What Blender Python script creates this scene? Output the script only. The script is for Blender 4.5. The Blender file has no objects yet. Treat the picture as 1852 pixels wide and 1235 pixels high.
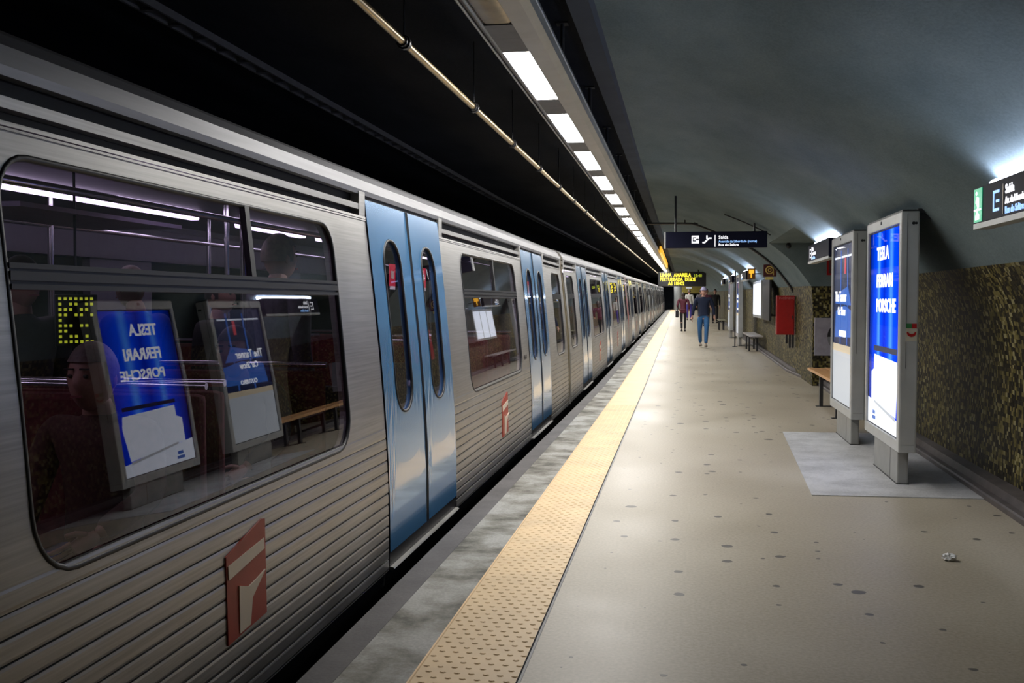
import bpy, bmesh, math, random
from mathutils import Vector, Matrix
random.seed(7)
S = bpy.context.scene
COL = S.collection
PI = math.pi

# ---------------------------------------------------------------- camera, world, exposure
cam_d = bpy.data.cameras.new('camera')
cam_d.sensor_width = 36.0
cam_d.lens = 1801.0 / 1852.0 * 36.0
cam_d.clip_start = 0.05
cam_d.clip_end = 400
cam = bpy.data.objects.new('camera', cam_d)
COL.objects.link(cam)
cam.location = (0, 0, 1.4)
cam.rotation_euler = (math.radians(90 - 2.305), 0, math.radians(9.666))
S.camera = cam
W = bpy.data.worlds.new('world')
S.world = W
W.use_nodes = True
W.node_tree.nodes['Background'].inputs[0].default_value = (0.30, 0.36, 0.5, 1)
W.node_tree.nodes['Background'].inputs[1].default_value = 0.004
S.view_settings.view_transform = 'Standard'
S.view_settings.look = 'None'
S.view_settings.exposure = 0.0
S.view_settings.gamma = 1.0
S.view_settings.use_curve_mapping = False
try:
    S.cycles.max_bounces = 7
    S.cycles.transparent_max_bounces = 14
    S.cycles.sample_clamp_indirect = 4.0
    S.cycles.caustics_reflective = False
    S.cycles.caustics_refractive = False
except Exception:
    pass
LAMP = 72.0        # luminaire strength
POSTER = 1.15       # backlit poster strength
SLOPE = 0.008      # the station climbs gently beyond y = 16


def gz(y):
    return SLOPE * (y - 16.0) if y > 16.0 else 0.0


# ---------------------------------------------------------------- materials
MATS = {}


def new_mat(name):
    m = bpy.data.materials.new(name)
    m.use_nodes = True
    nt = m.node_tree
    b = nt.nodes['Principled BSDF']
    MATS[name] = m
    return m, nt, b


def rgb(h):
    h = h.lstrip('#')
    c = [int(h[i:i + 2], 16) / 255.0 for i in (0, 2, 4)]
    return tuple((x / 12.92 if x <= 0.04045 else ((x + 0.055) / 1.055) ** 2.4) for x in c) + (1.0,)


def N(nt, t, **kw):
    n = nt.nodes.new(t)
    for k, v in kw.items():
        setattr(n, k, v)
    return n


def coords(nt, scale=(1, 1, 1), kind='Object'):
    tc = N(nt, 'ShaderNodeTexCoord')
    mp = N(nt, 'ShaderNodeMapping')
    mp.inputs['Scale'].default_value = scale
    nt.links.new(tc.outputs[kind], mp.inputs['Vector'])
    return mp.outputs['Vector']


def noise(nt, vec, scale, detail=4, rough=0.55):
    n = N(nt, 'ShaderNodeTexNoise')
    n.inputs['Scale'].default_value = scale
    n.inputs['Detail'].default_value = detail
    n.inputs['Roughness'].default_value = rough
    nt.links.new(vec, n.inputs['Vector'])
    return n.outputs['Fac']


def ramp(nt, fac, stops, interp='LINEAR'):
    r = N(nt, 'ShaderNodeValToRGB')
    r.color_ramp.interpolation = interp
    e = r.color_ramp.elements
    while len(e) < len(stops):
        e.new(0.5)
    for i, (p, c) in enumerate(stops):
        e[i].position = p
        e[i].color = c if len(c) == 4 else tuple(c) + (1,)
    nt.links.new(fac, r.inputs['Fac'])
    return r.outputs['Color']


def mixc(nt, fac, a, b, mode='MIX'):
    m = N(nt, 'ShaderNodeMix', data_type='RGBA', blend_type=mode)
    for sock, v in ((m.inputs[0], fac), (m.inputs[6], a), (m.inputs[7], b)):
        if isinstance(v, (int, float)):
            sock.default_value = v
        elif isinstance(v, tuple):
            sock.default_value = v
        else:
            nt.links.new(v, sock)
    return m.outputs[2]


def bump(nt, b, h, strength=0.2, dist=0.01):
    n = N(nt, 'ShaderNodeBump')
    n.inputs['Strength'].default_value = strength
    n.inputs['Distance'].default_value = dist
    nt.links.new(h, n.inputs['Height'])
    nt.links.new(n.outputs['Normal'], b.inputs['Normal'])


def g(v):
    return (v, v, v, 1)


def simple(name, col, rough=0.5, metal=0.0, var=0.12, scale=12.0, stretch=(1, 1, 1), coat=0.0, bmp=0.0):
    m, nt, b = new_mat(name)
    v = coords(nt, stretch)
    f = noise(nt, v, scale)
    lo = tuple(max(0, c * (1 - var)) for c in col[:3]) + (1,)
    hi = tuple(min(1, c * (1 + var)) for c in col[:3]) + (1,)
    nt.links.new(ramp(nt, f, [(0.3, lo), (0.7, hi)]), b.inputs['Base Color'])
    b.inputs['Roughness'].default_value = rough
    b.inputs['Metallic'].default_value = metal
    if coat:
        b.inputs['Coat Weight'].default_value = coat
        b.inputs['Coat Roughness'].default_value = 0.08
    if bmp:
        bump(nt, b, f, bmp, 0.005)
    return m


def emit(name, col, strength, base=None):
    m, nt, b = new_mat(name)
    b.inputs['Base Color'].default_value = base or (col[0] * .5, col[1] * .5, col[2] * .5, 1)
    b.inputs['Emission Color'].default_value = col
    b.inputs['Emission Strength'].default_value = strength
    b.inputs['Roughness'].default_value = 0.3
    return m


def mat_floor():
    m, nt, b = new_mat('platform concrete')
    v = coords(nt)
    big = noise(nt, v, 0.7, 5)
    fine = noise(nt, v, 60, 3)
    c1 = ramp(nt, big, [(0.3, (0.33, 0.275, 0.19)), (0.55, (0.42, 0.365, 0.27)), (0.75, (0.49, 0.44, 0.35))])
    c2 = mixc(nt, 0.25, c1, ramp(nt, fine, [(0.35, g(0.24)), (0.65, g(0.55))]), 'MULTIPLY')
    c2 = mixc(nt, 0.35, c1, ramp(nt, fine, [(0.3, (0.26, 0.23, 0.17, 1)), (0.7, (0.56, 0.51, 0.42, 1))]))
    # trodden-in gum and dirt spots
    vo = N(nt, 'ShaderNodeTexVoronoi', feature='F1', voronoi_dimensions='2D')
    vo.inputs['Scale'].default_value = 3.4
    vo.inputs['Randomness'].default_value = 1.0
    wob = noise(nt, v, 22, 2)
    addn = N(nt, 'ShaderNodeMath', operation='MULTIPLY_ADD')
    nt.links.new(wob, addn.inputs[0])
    addn.inputs[1].default_value = 0.10
    nt.links.new(vo.outputs['Distance'], addn.inputs[2])
    sep = N(nt, 'ShaderNodeSeparateColor')
    nt.links.new(vo.outputs['Color'], sep.inputs[0])
    thr = N(nt, 'ShaderNodeMath', operation='MULTIPLY_ADD')
    nt.links.new(sep.outputs[0], thr.inputs[0])
    thr.inputs[1].default_value = 0.17
    thr.inputs[2].default_value = 0.0
    lt = N(nt, 'ShaderNodeMath', operation='LESS_THAN')
    clus = noise(nt, v, 0.55, 2)
    thr2 = N(nt, 'ShaderNodeMath', operation='MULTIPLY')
    nt.links.new(thr.outputs[0], thr2.inputs[0])
    nt.links.new(ramp(nt, clus, [(0.38, g(0.55)), (0.62, g(1.25))]), thr2.inputs[1])
    nt.links.new(addn.outputs[0], lt.inputs[0])
    nt.links.new(thr2.outputs[0], lt.inputs[1])
    nt.links.new(v, vo.inputs['Vector'])
    f = N(nt, 'ShaderNodeMath', operation='MULTIPLY')
    nt.links.new(lt.outputs[0], f.inputs[0])
    f.inputs[1].default_value = 0.85
    c3 = mixc(nt, f.outputs[0], c2, (0.05, 0.047, 0.045, 1))
    # cross joints every few metres
    nt.links.new(c3, b.inputs['Base Color'])
    nt.links.new(ramp(nt, big, [(0.3, g(0.42)), (0.7, g(0.56))]), b.inputs['Roughness'])
    bump(nt, b, fine, 0.12, 0.003)
    return m


def mat_mottled(name, stops, scale, fine_amt=0.3, rough=0.6, stretch=(1, 1, 1), spec=0.5):
    m, nt, b = new_mat(name)
    v = coords(nt, stretch)
    f = noise(nt, v, scale, 6, 0.62)
    c = ramp(nt, f, stops)
    fine = noise(nt, v, 70, 3)
    c = mixc(nt, fine_amt, c, ramp(nt, fine, [(0.3, g(0.15)), (0.7, g(0.6))]), 'OVERLAY')
    nt.links.new(c, b.inputs['Base Color'])
    b.inputs['Roughness'].default_value = rough
    b.inputs['Specular IOR Level'].default_value = spec
    bump(nt, b, fine, 0.25, 0.004)
    return m


def mat_mosaic():
    m, nt, b = new_mat('mosaic tiles')
    tc = N(nt, 'ShaderNodeTexCoord')
    vo = N(nt, 'ShaderNodeTexVoronoi', feature='F1', distance='CHEBYCHEV')
    vo.inputs['Scale'].default_value = 33
    vo.inputs['Randomness'].default_value = 0.25
    nt.links.new(tc.outputs['Object'], vo.inputs['Vector'])
    sep = N(nt, 'ShaderNodeSeparateColor')
    nt.links.new(vo.outputs['Color'], sep.inputs[0])
    c = ramp(nt, sep.outputs[0], [(0.0, (0.020, 0.016, 0.009, 1)), (0.35, (0.05, 0.042, 0.020, 1)), (0.58, (0.15, 0.125, 0.035, 1)),
                                  (0.78, (0.24, 0.20, 0.07, 1)), (0.93, (0.38, 0.34, 0.17, 1))], 'CONSTANT')
    v2 = coords(nt, (1, 0.8, 0.35))
    big = noise(nt, v2, 1.6, 4)
    c = mixc(nt, 0.75, c, ramp(nt, big, [(0.3, g(0.25)), (0.65, g(1.0))]), 'MULTIPLY')
    nt.links.new(c, b.inputs['Base Color'])
    b.inputs['Roughness'].default_value = 0.55
    b.inputs['Specular IOR Level'].default_value = 0.2
    bump(nt, b, vo.outputs['Distance'], 0.35, 0.006)
    return m


def mat_metal():
    m, nt, b = new_mat('brushed aluminium')
    v = coords(nt, (1.0, 0.6, 30.0))
    f = noise(nt, v, 3.0, 5)
    v2 = coords(nt, (1, 1, 0.25))
    f2 = noise(nt, v2, 1.3, 3)
    c = ramp(nt, f, [(0.3, (0.42, 0.41, 0.39, 1)), (0.7, (0.58, 0.57, 0.55, 1))])
    c = mixc(nt, 0.5, c, ramp(nt, f2, [(0.35, (0.52, 0.50, 0.47, 1)), (0.65, (0.85, 0.85, 0.86, 1))]), 'MULTIPLY')
    nt.links.new(c, b.inputs['Base Color'])
    b.inputs['Metallic'].default_value = 0.75
    nt.links.new(ramp(nt, f2, [(0.3, g(0.34)), (0.7, g(0.46))]), b.inputs['Roughness'])
    return m


def mat_glass(name, tint, refl_base, rough=0.01, graze=0.9):
    m = bpy.data.materials.new(name)
    m.use_nodes = True
    nt = m.node_tree
    nt.nodes.clear()
    out = N(nt, 'ShaderNodeOutputMaterial')
    tr = N(nt, 'ShaderNodeBsdfTransparent')
    tr.inputs[0].default_value = tint
    gl = N(nt, 'ShaderNodeBsdfGlossy')
    gl.inputs['Roughness'].default_value = rough
    gl.inputs['Color'].default_value = (0.95, 0.96, 1.0, 1)
    lw = N(nt, 'ShaderNodeLayerWeight')
    lw.inputs['Blend'].default_value = 0.5
    pw = N(nt, 'ShaderNodeMath', operation='POWER')
    nt.links.new(lw.outputs['Facing'], pw.inputs[0])
    pw.inputs[1].default_value = 4.0
    ma = N(nt, 'ShaderNodeMath', operation='MULTIPLY_ADD')
    ma.use_clamp = True
    nt.links.new(pw.outputs[0], ma.inputs[0])
    ma.inputs[1].default_value = graze
    ma.inputs[2].default_value = refl_base
    mx = N(nt, 'ShaderNodeMixShader')
    nt.links.new(ma.outputs[0], mx.inputs[0])
    nt.links.new(tr.outputs[0], mx.inputs[1])
    nt.links.new(gl.outputs[0], mx.inputs[2])
    nt.links.new(mx.outputs[0], out.inputs[0])
    MATS[name] = m
    return m


def mat_poster_blue():
    # a blue advertisement printed on the backlit sheet; bright streaks of two tubes are painted into its colour
    m, nt, b = new_mat('blue poster sheet')
    v = coords(nt)
    sp = N(nt, 'ShaderNodeSeparateXYZ')
    nt.links.new(v, sp.inputs[0])
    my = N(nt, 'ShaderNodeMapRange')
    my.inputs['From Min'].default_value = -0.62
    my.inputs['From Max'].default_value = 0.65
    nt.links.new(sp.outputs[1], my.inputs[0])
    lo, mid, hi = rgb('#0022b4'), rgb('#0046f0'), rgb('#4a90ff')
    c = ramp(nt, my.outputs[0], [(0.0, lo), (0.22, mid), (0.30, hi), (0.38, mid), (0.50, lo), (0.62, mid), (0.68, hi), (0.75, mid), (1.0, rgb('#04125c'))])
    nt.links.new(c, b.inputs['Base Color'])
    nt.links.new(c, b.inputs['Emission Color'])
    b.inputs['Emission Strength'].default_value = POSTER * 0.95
    b.inputs['Roughness'].default_value = 0.5
    b.inputs['Specular IOR Level'].default_value = 0.0
    return m


def mat_wood():
    m, nt, b = new_mat('varnished wood slats')
    v = coords(nt, (1, 14, 14))
    f = noise(nt, v, 3, 4)
    nt.links.new(ramp(nt, f, [(0.3, (0.55, 0.26, 0.09, 1)), (0.7, (0.80, 0.45, 0.18, 1))]), b.inputs['Base Color'])
    b.inputs['Roughness'].default_value = 0.35
    return m


M_floor = mat_floor()
M_coping = mat_mottled('weathered edge concrete', [(0.36, (0.075, 0.07, 0.052, 1)), (0.47, (0.25, 0.24, 0.20, 1)), (0.60, (0.44, 0.43, 0.40, 1))], 2.9, 0.35, 0.7)
M_nosing = mat_mottled('dark edge stone', [(0.3, (0.06, 0.055, 0.055, 1)), (0.7, (0.13, 0.12, 0.12, 1))], 3.0, 0.3, 0.65)
M_patch = mat_mottled('pale cement patch', [(0.3, (0.40, 0.40, 0.40, 1)), (0.6, (0.60, 0.60, 0.60, 1))], 2.5, 0.3, 0.55)
M_tactile = simple('yellow tactile paving', (0.86, 0.62, 0.34), 0.55, 0, 0.10, 3.0)
M_mosaic = mat_mosaic()
M_vault = mat_mottled('grey vault paint', [(0.3, (0.145, 0.195, 0.212, 1)), (0.7, (0.225, 0.282, 0.300, 1))], 1.6, 0.18, 0.85, (1, 0.5, 1), 0.08)
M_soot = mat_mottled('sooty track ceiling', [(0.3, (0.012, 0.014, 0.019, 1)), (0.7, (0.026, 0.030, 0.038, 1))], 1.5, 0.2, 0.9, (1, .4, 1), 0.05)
M_lip = simple('bluish ceiling paint', (0.045, 0.06, 0.085), 0.9, 0, 0.2, 2.0)
M_kerb = simple('dark kerb stone', (0.10, 0.085, 0.08), 0.45, 0, 0.3, 8.0)
M_metal = mat_metal()
M_roof = simple('train roof aluminium', (0.24, 0.24, 0.25), 0.50, 0.7, 0.15, 4.0, (1, .3, 4))
M_black = simple('black rubber', (0.012, 0.012, 0.013), 0.45)
M_dark = simple('dark painted steel', (0.03, 0.03, 0.033), 0.4, 0.2)
M_under = simple('grimy underframe', (0.02, 0.018, 0.017), 0.8)
M_blue = simple('blue door paint', (0.10, 0.31, 0.62), 0.22, 0.3, 0.05, 2.0, (1, 1, 1), 1.0)
M_blue.node_tree.nodes['Principled BSDF'].inputs['Coat IOR'].default_value = 1.9
M_red = simple('red enamel', (0.40, 0.012, 0.012), 0.3, 0, 0.1)
M_logored = simple('brick red vinyl', (0.36, 0.035, 0.018), 0.45, 0, 0.1)
M_white = simple('white vinyl', (0.8, 0.8, 0.78), 0.4, 0, 0.03)
M_cream = simple('cream vinyl', (0.72, 0.62, 0.5), 0.4, 0, 0.03)
M_pinkred = simple('red warning sticker', (0.85, 0.05, 0.08), 0.4, 0, 0.05)
M_glass = mat_glass('train window glass', (0.76, 0.70, 0.80, 1), 0.085)
M_clear = mat_glass('clear cover glass', (0.95, 0.96, 0.98, 1), 0.01, 0.01, 0.15)
M_brass = simple('tarnished brass pipe', (0.50, 0.38, 0.20), 0.32, 0.8, 0.25, 6.0)
M_alu = simple('satin aluminium frame', (0.55, 0.56, 0.55), 0.35, 0.35, 0.06, 6.0)
M_steel = simple('grey steel plinth', (0.33, 0.33, 0.31), 0.4, 0.4, 0.1, 6.0)
M_housing = simple('grey lamp housing', (0.42, 0.42, 0.41), 0.3, 0.7, 0.1, 5.0)
M_endplate = simple('dull end plate', (0.16, 0.16, 0.17), 0.5, 0.3)
M_lens = emit('lit lamp diffuser', (1.0, 0.97, 0.93, 1), LAMP)
M_lensoff = simple('unlit amber diffuser', (0.30, 0.22, 0.11), 0.25, 0.2, 0.25, 9.0)
M_tube = emit('sign top tube', (0.74, 0.80, 1.0, 1), 42.0)
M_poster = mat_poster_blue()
M_pw = emit('poster white', (0.86, 0.90, 1.0, 1), POSTER * 0.95)
M_pw2 = emit('poster letter white', (1.0, 1.0, 1.0, 1), POSTER * 1.2)
M_pgrey = emit('poster pale grey', (0.62, 0.66, 0.70, 1), POSTER * 0.6)
M_pdark = emit('poster dark navy', rgb('#0a1a44'), POSTER * 0.7)
M_pmid = emit('poster mid blue', rgb('#2f62b8'), POSTER * 0.9)
M_psand = emit('poster sand', (0.75, 0.62, 0.42, 1), POSTER * 0.6)
M_pred = emit('poster red', (0.7, 0.06, 0.08, 1), POSTER * 0.8)
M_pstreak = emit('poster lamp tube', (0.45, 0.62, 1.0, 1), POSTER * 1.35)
M_signface = simple('navy sign face', (0.005, 0.006, 0.020), 0.5, 0, 0.05)
M_signface.node_tree.nodes['Principled BSDF'].inputs['Specular IOR Level'].default_value = 0.12
M_signw = emit('sign lettering white', (0.95, 0.95, 1.0, 1), 1.2)
M_signb = emit('sign lettering blue', (0.30, 0.55, 1.0, 1), 1.1)
M_signg = emit('emergency green', (0.02, 0.45, 0.22, 1), 0.9)
M_led = emit('yellow lamp dots', (1.0, 0.80, 0.05, 1), 1.6)
M_ledgreen = emit('yellow green dots', (0.75, 0.9, 0.05, 1), 0.5)
M_ledbox = simple('black display case', (0.006, 0.006, 0.007), 0.3)
M_orange = emit('orange glow sheet', (1.0, 0.50, 0.04, 1), 1.0)
M_wood = mat_wood()
M_interior = simple('grey interior lining', (0.11, 0.10, 0.12), 0.5, 0, 0.08)
M_intdark = simple('dark interior floor', (0.05, 0.045, 0.05), 0.6)
M_seat = simple('red brown seat fabric', (0.16, 0.03, 0.03), 0.8, 0, 0.3, 30)
M_rail = simple('polished handrail', (0.8, 0.8, 0.8), 0.15, 0.9, 0.05)
M_intlight = emit('cabin strip light', (0.86, 0.74, 1.0, 1), 3.6)
M_skin = simple('skin', (0.55, 0.30, 0.22), 0.5, 0, 0.08)
M_skin2 = simple('darker skin', (0.32, 0.15, 0.10), 0.5, 0, 0.08)
M_hair = simple('dark brown hair', (0.035, 0.022, 0.018), 0.6, 0, 0.3, 40)
M_hairg = simple('grey brown hair', (0.20, 0.15, 0.12), 0.6, 0, 0.3, 40)
M_navy = simple('navy wool', (0.006, 0.012, 0.036), 0.85, 0, 0.2, 60)
M_jeans = simple('blue denim', (0.030, 0.115, 0.27), 0.8, 0, 0.25, 50)
M_burg = simple('burgundy quilted cloth', (0.105, 0.018, 0.035), 0.7, 0, 0.3, 30)
M_cloth_blk = simple('black cloth', (0.015, 0.014, 0.017), 0.8, 0, 0.2, 40)
M_cloth_gry = simple('grey cloth', (0.16, 0.15, 0.17), 0.8, 0, 0.2, 40)
M_cloth_wht = simple('off white cloth', (0.65, 0.64, 0.62), 0.8, 0, 0.1, 40)
M_cloth_pur = simple('violet cloth', (0.07, 0.05, 0.30), 0.8, 0, 0.2, 40)
M_cloth_brn = simple('brown cloth', (0.12, 0.05, 0.035), 0.8, 0, 0.2, 40)
M_cap = simple('pale cap cloth', (0.45, 0.42, 0.62), 0.7, 0, 0.1)
M_shoe = simple('tan shoe leather', (0.20, 0.16, 0.12), 0.5, 0, 0.2)
M_paper = simple('crumpled white paper', (0.85, 0.85, 0.84), 0.7, 0, 0.03)


# ---------------------------------------------------------------- mesh helpers
class MB:
    def __init__(s):
        s.v = []
        s.f = []
        s.m = []
        s.smooth = []

    def add(s, vs, fs, mi=0, smooth=False):
        o = len(s.v)
        s.v += [tuple(p) for p in vs]
        s.f += [tuple(i + o for i in f) for f in fs]
        s.m += [mi] * len(fs)
        s.smooth += [smooth] * len(fs)
        return s

    def box(s, x0, x1, y0, y1, z0, z1, mi=0, bev=0.0):
        if bev <= 0:
            vs = [(x, y, z) for z in (z0, z1) for y in (y0, y1) for x in (x0, x1)]
            fs = [(0, 2, 3, 1), (4, 5, 7, 6), (0, 1, 5, 4), (2, 6, 7, 3), (0, 4, 6, 2), (1, 3, 7, 5)]
            return s.add(vs, fs, mi)
        bm = bmesh.new()
        bmesh.ops.create_cube(bm, size=1.0)
        for v in bm.verts:
            v.co = Vector(((x0 + x1) / 2 + v.co.x * (x1 - x0), (y0 + y1) / 2 + v.co.y * (y1 - y0), (z0 + z1) / 2 + v.co.z * (z1 - z0)))
        bmesh.ops.bevel(bm, geom=bm.edges[:], offset=bev, segments=2, affect='EDGES', profile=0.6)
        return s.bm(bm, mi)

    def bm(s, bm, mi=0, smooth=False):
        bm.verts.index_update()
        s.add([v.co[:] for v in bm.verts], [[v.index for v in f.verts] for f in bm.faces], mi, smooth)
        bm.free()
        return s

    def prism(s, prof, axis, a, b, mi=0, smooth=False, caps=True):
        """closed profile of 2D points extruded along axis from a to b"""
        def P(p, t):
            return (t, p[0], p[1]) if axis == 'x' else ((p[0], t, p[1]) if axis == 'y' else (p[0], p[1], t))
        n = len(prof)
        vs = [P(p, a) for p in prof] + [P(p, b) for p in prof]
        fs = [(i, (i + 1) % n, n + (i + 1) % n, n + i) for i in range(n)]
        s.add(vs, fs, mi, smooth)
        if caps:
            s.add(vs[:n], [tuple(range(n))[::-1]], mi)
            s.add(vs[n:], [tuple(range(n))], mi)
        return s

    def sheet(s, prof, ys, mi=0, smooth=True, lift=True):
        """open profile (x,z) swept through several y stations, following the gradient"""
        n = len(prof)
        vs = []
        for y in ys:
            for p in prof:
                vs.append((p[0], y, p[1] + (gz(y) if lift else 0)))
        fs = []
        for j in range(len(ys) - 1):
            for i in range(n - 1):
                fs.append((j * n + i, j * n + i + 1, (j + 1) * n + i + 1, (j + 1) * n + i))
        return s.add(vs, fs, mi, smooth)

    def tube(s, pts, r, seg=10, mi=0, caps=True):
        pts = [Vector(p) for p in pts]
        rings = []
        prev = None
        for i, p in enumerate(pts):
            d = (pts[min(i + 1, len(pts) - 1)] - pts[max(i - 1, 0)]).normalized()
            if prev is None:
                u = d.orthogonal().normalized()
            else:
                u = (prev - d * prev.dot(d)).normalized()
            prev = u
            w = d.cross(u)
            rr = r[i] if isinstance(r, (list, tuple)) else r
            rings.append([p + (u * math.cos(2 * PI * k / seg) + w * math.sin(2 * PI * k / seg)) * rr for k in range(seg)])
        vs = [q for R in rings for q in R]
        fs = []
        for i in range(len(rings) - 1):
            for k in range(seg):
                fs.append((i * seg + k, i * seg + (k + 1) % seg, (i + 1) * seg + (k + 1) % seg, (i + 1) * seg + k))
        s.add(vs, fs, mi, True)
        if caps:
            s.add(rings[0], [tuple(range(seg))[::-1]], mi)
            s.add(rings[-1], [tuple(range(seg))], mi)
        return s

    def ball(s, c, r, mi=0, sc=(1, 1, 1), seg=16, rings=10):
        bm = bmesh.new()
        bmesh.ops.create_uvsphere(bm, u_segments=seg, v_segments=rings, radius=r)
        for v in bm.verts:
            v.co = Vector((c[0] + v.co.x * sc[0], c[1] + v.co.y * sc[1], c[2] + v.co.z * sc[2]))
        return s.bm(bm, mi, True)

    def mesh(s, name, mats):
        me = bpy.data.meshes.new(name)
        me.from_pydata(s.v, [], s.f)
        for m in mats if isinstance(mats, (list, tuple)) else [mats]:
            me.materials.append(m)
        for i, p in enumerate(me.polygons):
            p.material_index = s.m[i]
            p.use_smooth = s.smooth[i]
        me.update()
        return me

    def build(s, name, mats, parent=None, loc=None, fix=True):
        me = s.mesh(name, mats)
        if fix:
            bm = bmesh.new()
            bm.from_mesh(me)
            bmesh.ops.recalc_face_normals(bm, faces=bm.faces)
            bm.to_mesh(me)
            bm.free()
        o = bpy.data.objects.new(name, me)
        COL.objects.link(o)
        if parent:
            o.parent = parent
        if loc:
            o.location = loc
        return o


def empty(name, loc=(0, 0, 0), rz=0.0):
    o = bpy.data.objects.new(name, None)
    o.empty_display_size = 0.2
    COL.objects.link(o)
    o.location = loc
    o.rotation_euler = (0, 0, rz)
    return o


def tag(o, label, cat, group=None):
    o['label'] = label
    o['category'] = cat
    if group:
        o['group'] = group
    return o


def struct(o, label=None):
    o['kind'] = 'structure'
    if label:
        o['label'] = label
    return o


def kids(o):
    return [c for c in bpy.data.objects if c.parent == o]


def copy_tree(o, parent=None, tree=None):
    c = o.copy()
    COL.objects.link(c)
    if parent:
        c.parent = parent
    for ch in (tree or kids)(o):
        copy_tree(ch, c, tree)
    return c


def frange(a, b, n):
    return [a + (b - a) * i / (n - 1) for i in range(n)]


def text_mesh(txt, size, mat, name, parent, mtx, depth=0.002, align='LEFT', sx=1.0, bold=0.0):
    cu = bpy.data.curves.new(name, 'FONT')
    cu.body = txt
    cu.size = size
    cu.align_x = align
    cu.extrude = depth
    cu.offset = bold
    cu.resolution_u = 3
    to = bpy.data.objects.new(name, cu)
    COL.objects.link(to)
    dg = bpy.context.evaluated_depsgraph_get()
    me = bpy.data.meshes.new_from_object(to.evaluated_get(dg))
    bpy.data.objects.remove(to)
    me.transform(mtx @ Matrix.Diagonal((sx, 1, 1, 1)))
    me.materials.clear()
    me.materials.append(mat)
    o = bpy.data.objects.new(name, me)
    COL.objects.link(o)
    if parent:
        o.parent = parent
    return o


def face_cam(x, y, z):        # text plane facing -y (towards the camera): u=+x, v=+z
    return Matrix(((1, 0, 0, x), (0, 0, -1, y), (0, 1, 0, z), (0, 0, 0, 1)))


def face_track(x, y, z):      # text plane facing -x (towards the train): u=-y, v=+z
    return Matrix(((0, 0, -1, x), (-1, 0, 0, y), (0, 1, 0, z), (0, 0, 0, 1)))


def face_plat(x, y, z):       # on the train side facing +x: u=+y, v=+z
    return Matrix(((0, 0, 1, x), (1, 0, 0, y), (0, 1, 0, z), (0, 0, 0, 1)))


# ================================================================ SETTING
Y0, Y1 = -5.0, 97.0
STN = [Y0, 0, 4, 8, 12, 16] + frange(20, Y1, 20)

# platform slab, kept as separate coverings side by side
mb = MB()
mb.sheet([(-0.575, 0), (0.5, 0), (1.4, 0), (2.7, 0)], STN, smooth=False)
mb.box(2.6, 5.0, 13.0, 17.2, -0.02, 0.0)
struct(mb.build('floor', M_floor, fix=False))
mb = MB()
mb.sheet([(-1.255, 0.0), (-0.99, 0.0)], STN, smooth=False)
struct(mb.build('edge_coping', M_coping, fix=False))
mb = MB()
mb.sheet([(-1.40, -1.15), (-1.40, -0.02), (-1.39, -0.002), (-1.26, -0.002), (-1.255, 0.0)], STN, smooth=False)
struct(mb.build('edge_nosing', M_nosing, fix=False))
# tactile strip with real domes in the near stretch, with narrow joints either side
mb = MB()
mb.sheet([(-0.99, 0.0), (-0.985, -0.003), (-0.975, 0.003), (-0.592, 0.003)], STN, smooth=False)
mb.sheet([(-0.592, 0.003), (-0.588, -0.004), (-0.578, -0.004), (-0.575, 0)], STN, mi=1, smooth=False)
pitch = 0.055
for j in range(int((15.0 - 3.0) / (pitch * 0.5 * 1.0)) // 1):
    y = 3.0 + j * pitch
    if y > 13.5:
        break
    for i in range(7):
        x = -0.975 + pitch * (i + (0.75 if j % 2 else 0.35))
        if x > -0.6:
            continue
        vs = []
        for k in range(6):
            a = 2 * PI * k / 6
            vs.append((x + 0.014 * math.cos(a), y + 0.011 * math.sin(a), 0.003))
        for k in range(6):
            a = 2 * PI * k / 6
            vs.append((x + 0.008 * math.cos(a), y + 0.006 * math.sin(a), 0.0065))
        mb.add(vs, [(k, (k + 1) % 6, 6 + (k + 1) % 6, 6 + k) for k in range(6)] + [tuple(range(6, 12))], 0, False)
struct(mb.build('tactile_strip', [M_tactile, M_black], fix=False))
# repaired patch of cement by the panels
mb = MB()
mb.prism([(0.935, 7.40), (2.12, 7.46), (2.16, 11.0), (1.075, 10.95)], 'z', -0.01, 0.006)
struct(mb.build('floor_patch', M_patch))
# track bed
mb = MB()
mb.sheet([(-6.2, -1.15), (-1.40, -1.15)], STN, smooth=False)
struct(mb.build('track_bed', M_under, fix=False))

# vault cross-section (x, z)
VP = [(-0.48, 3.03), (-0.1, 2.99), (0.3, 2.885), (0.64, 2.745), (1.06, 2.565), (1.42, 2.36), (1.8, 2.04), (2.10, 1.65)]
WP = [(2.10, 1.65), (2.20, 1.44), (2.27, 1.15), (2.30, 0.8), (2.30, 0.1)]


def smooth_poly(P, k=4):
    out = []
    n = len(P)
    for i in range(n - 1):
        p0, p1, p2, p3 = P[max(i - 1, 0)], P[i], P[i + 1], P[min(i + 2, n - 1)]
        for t in range(k):
            t = t / k
            out.append(tuple(0.5 * ((2 * p1[c]) + (-p0[c] + p2[c]) * t + (2 * p0[c] - 5 * p1[c] + 4 * p2[c] - p3[c]) * t * t
                                    + (-p0[c] + 3 * p1[c] - 3 * p2[c] + p3[c]) * t ** 3) for c in (0, 1)))
    out.append(P[-1])
    return out


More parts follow.
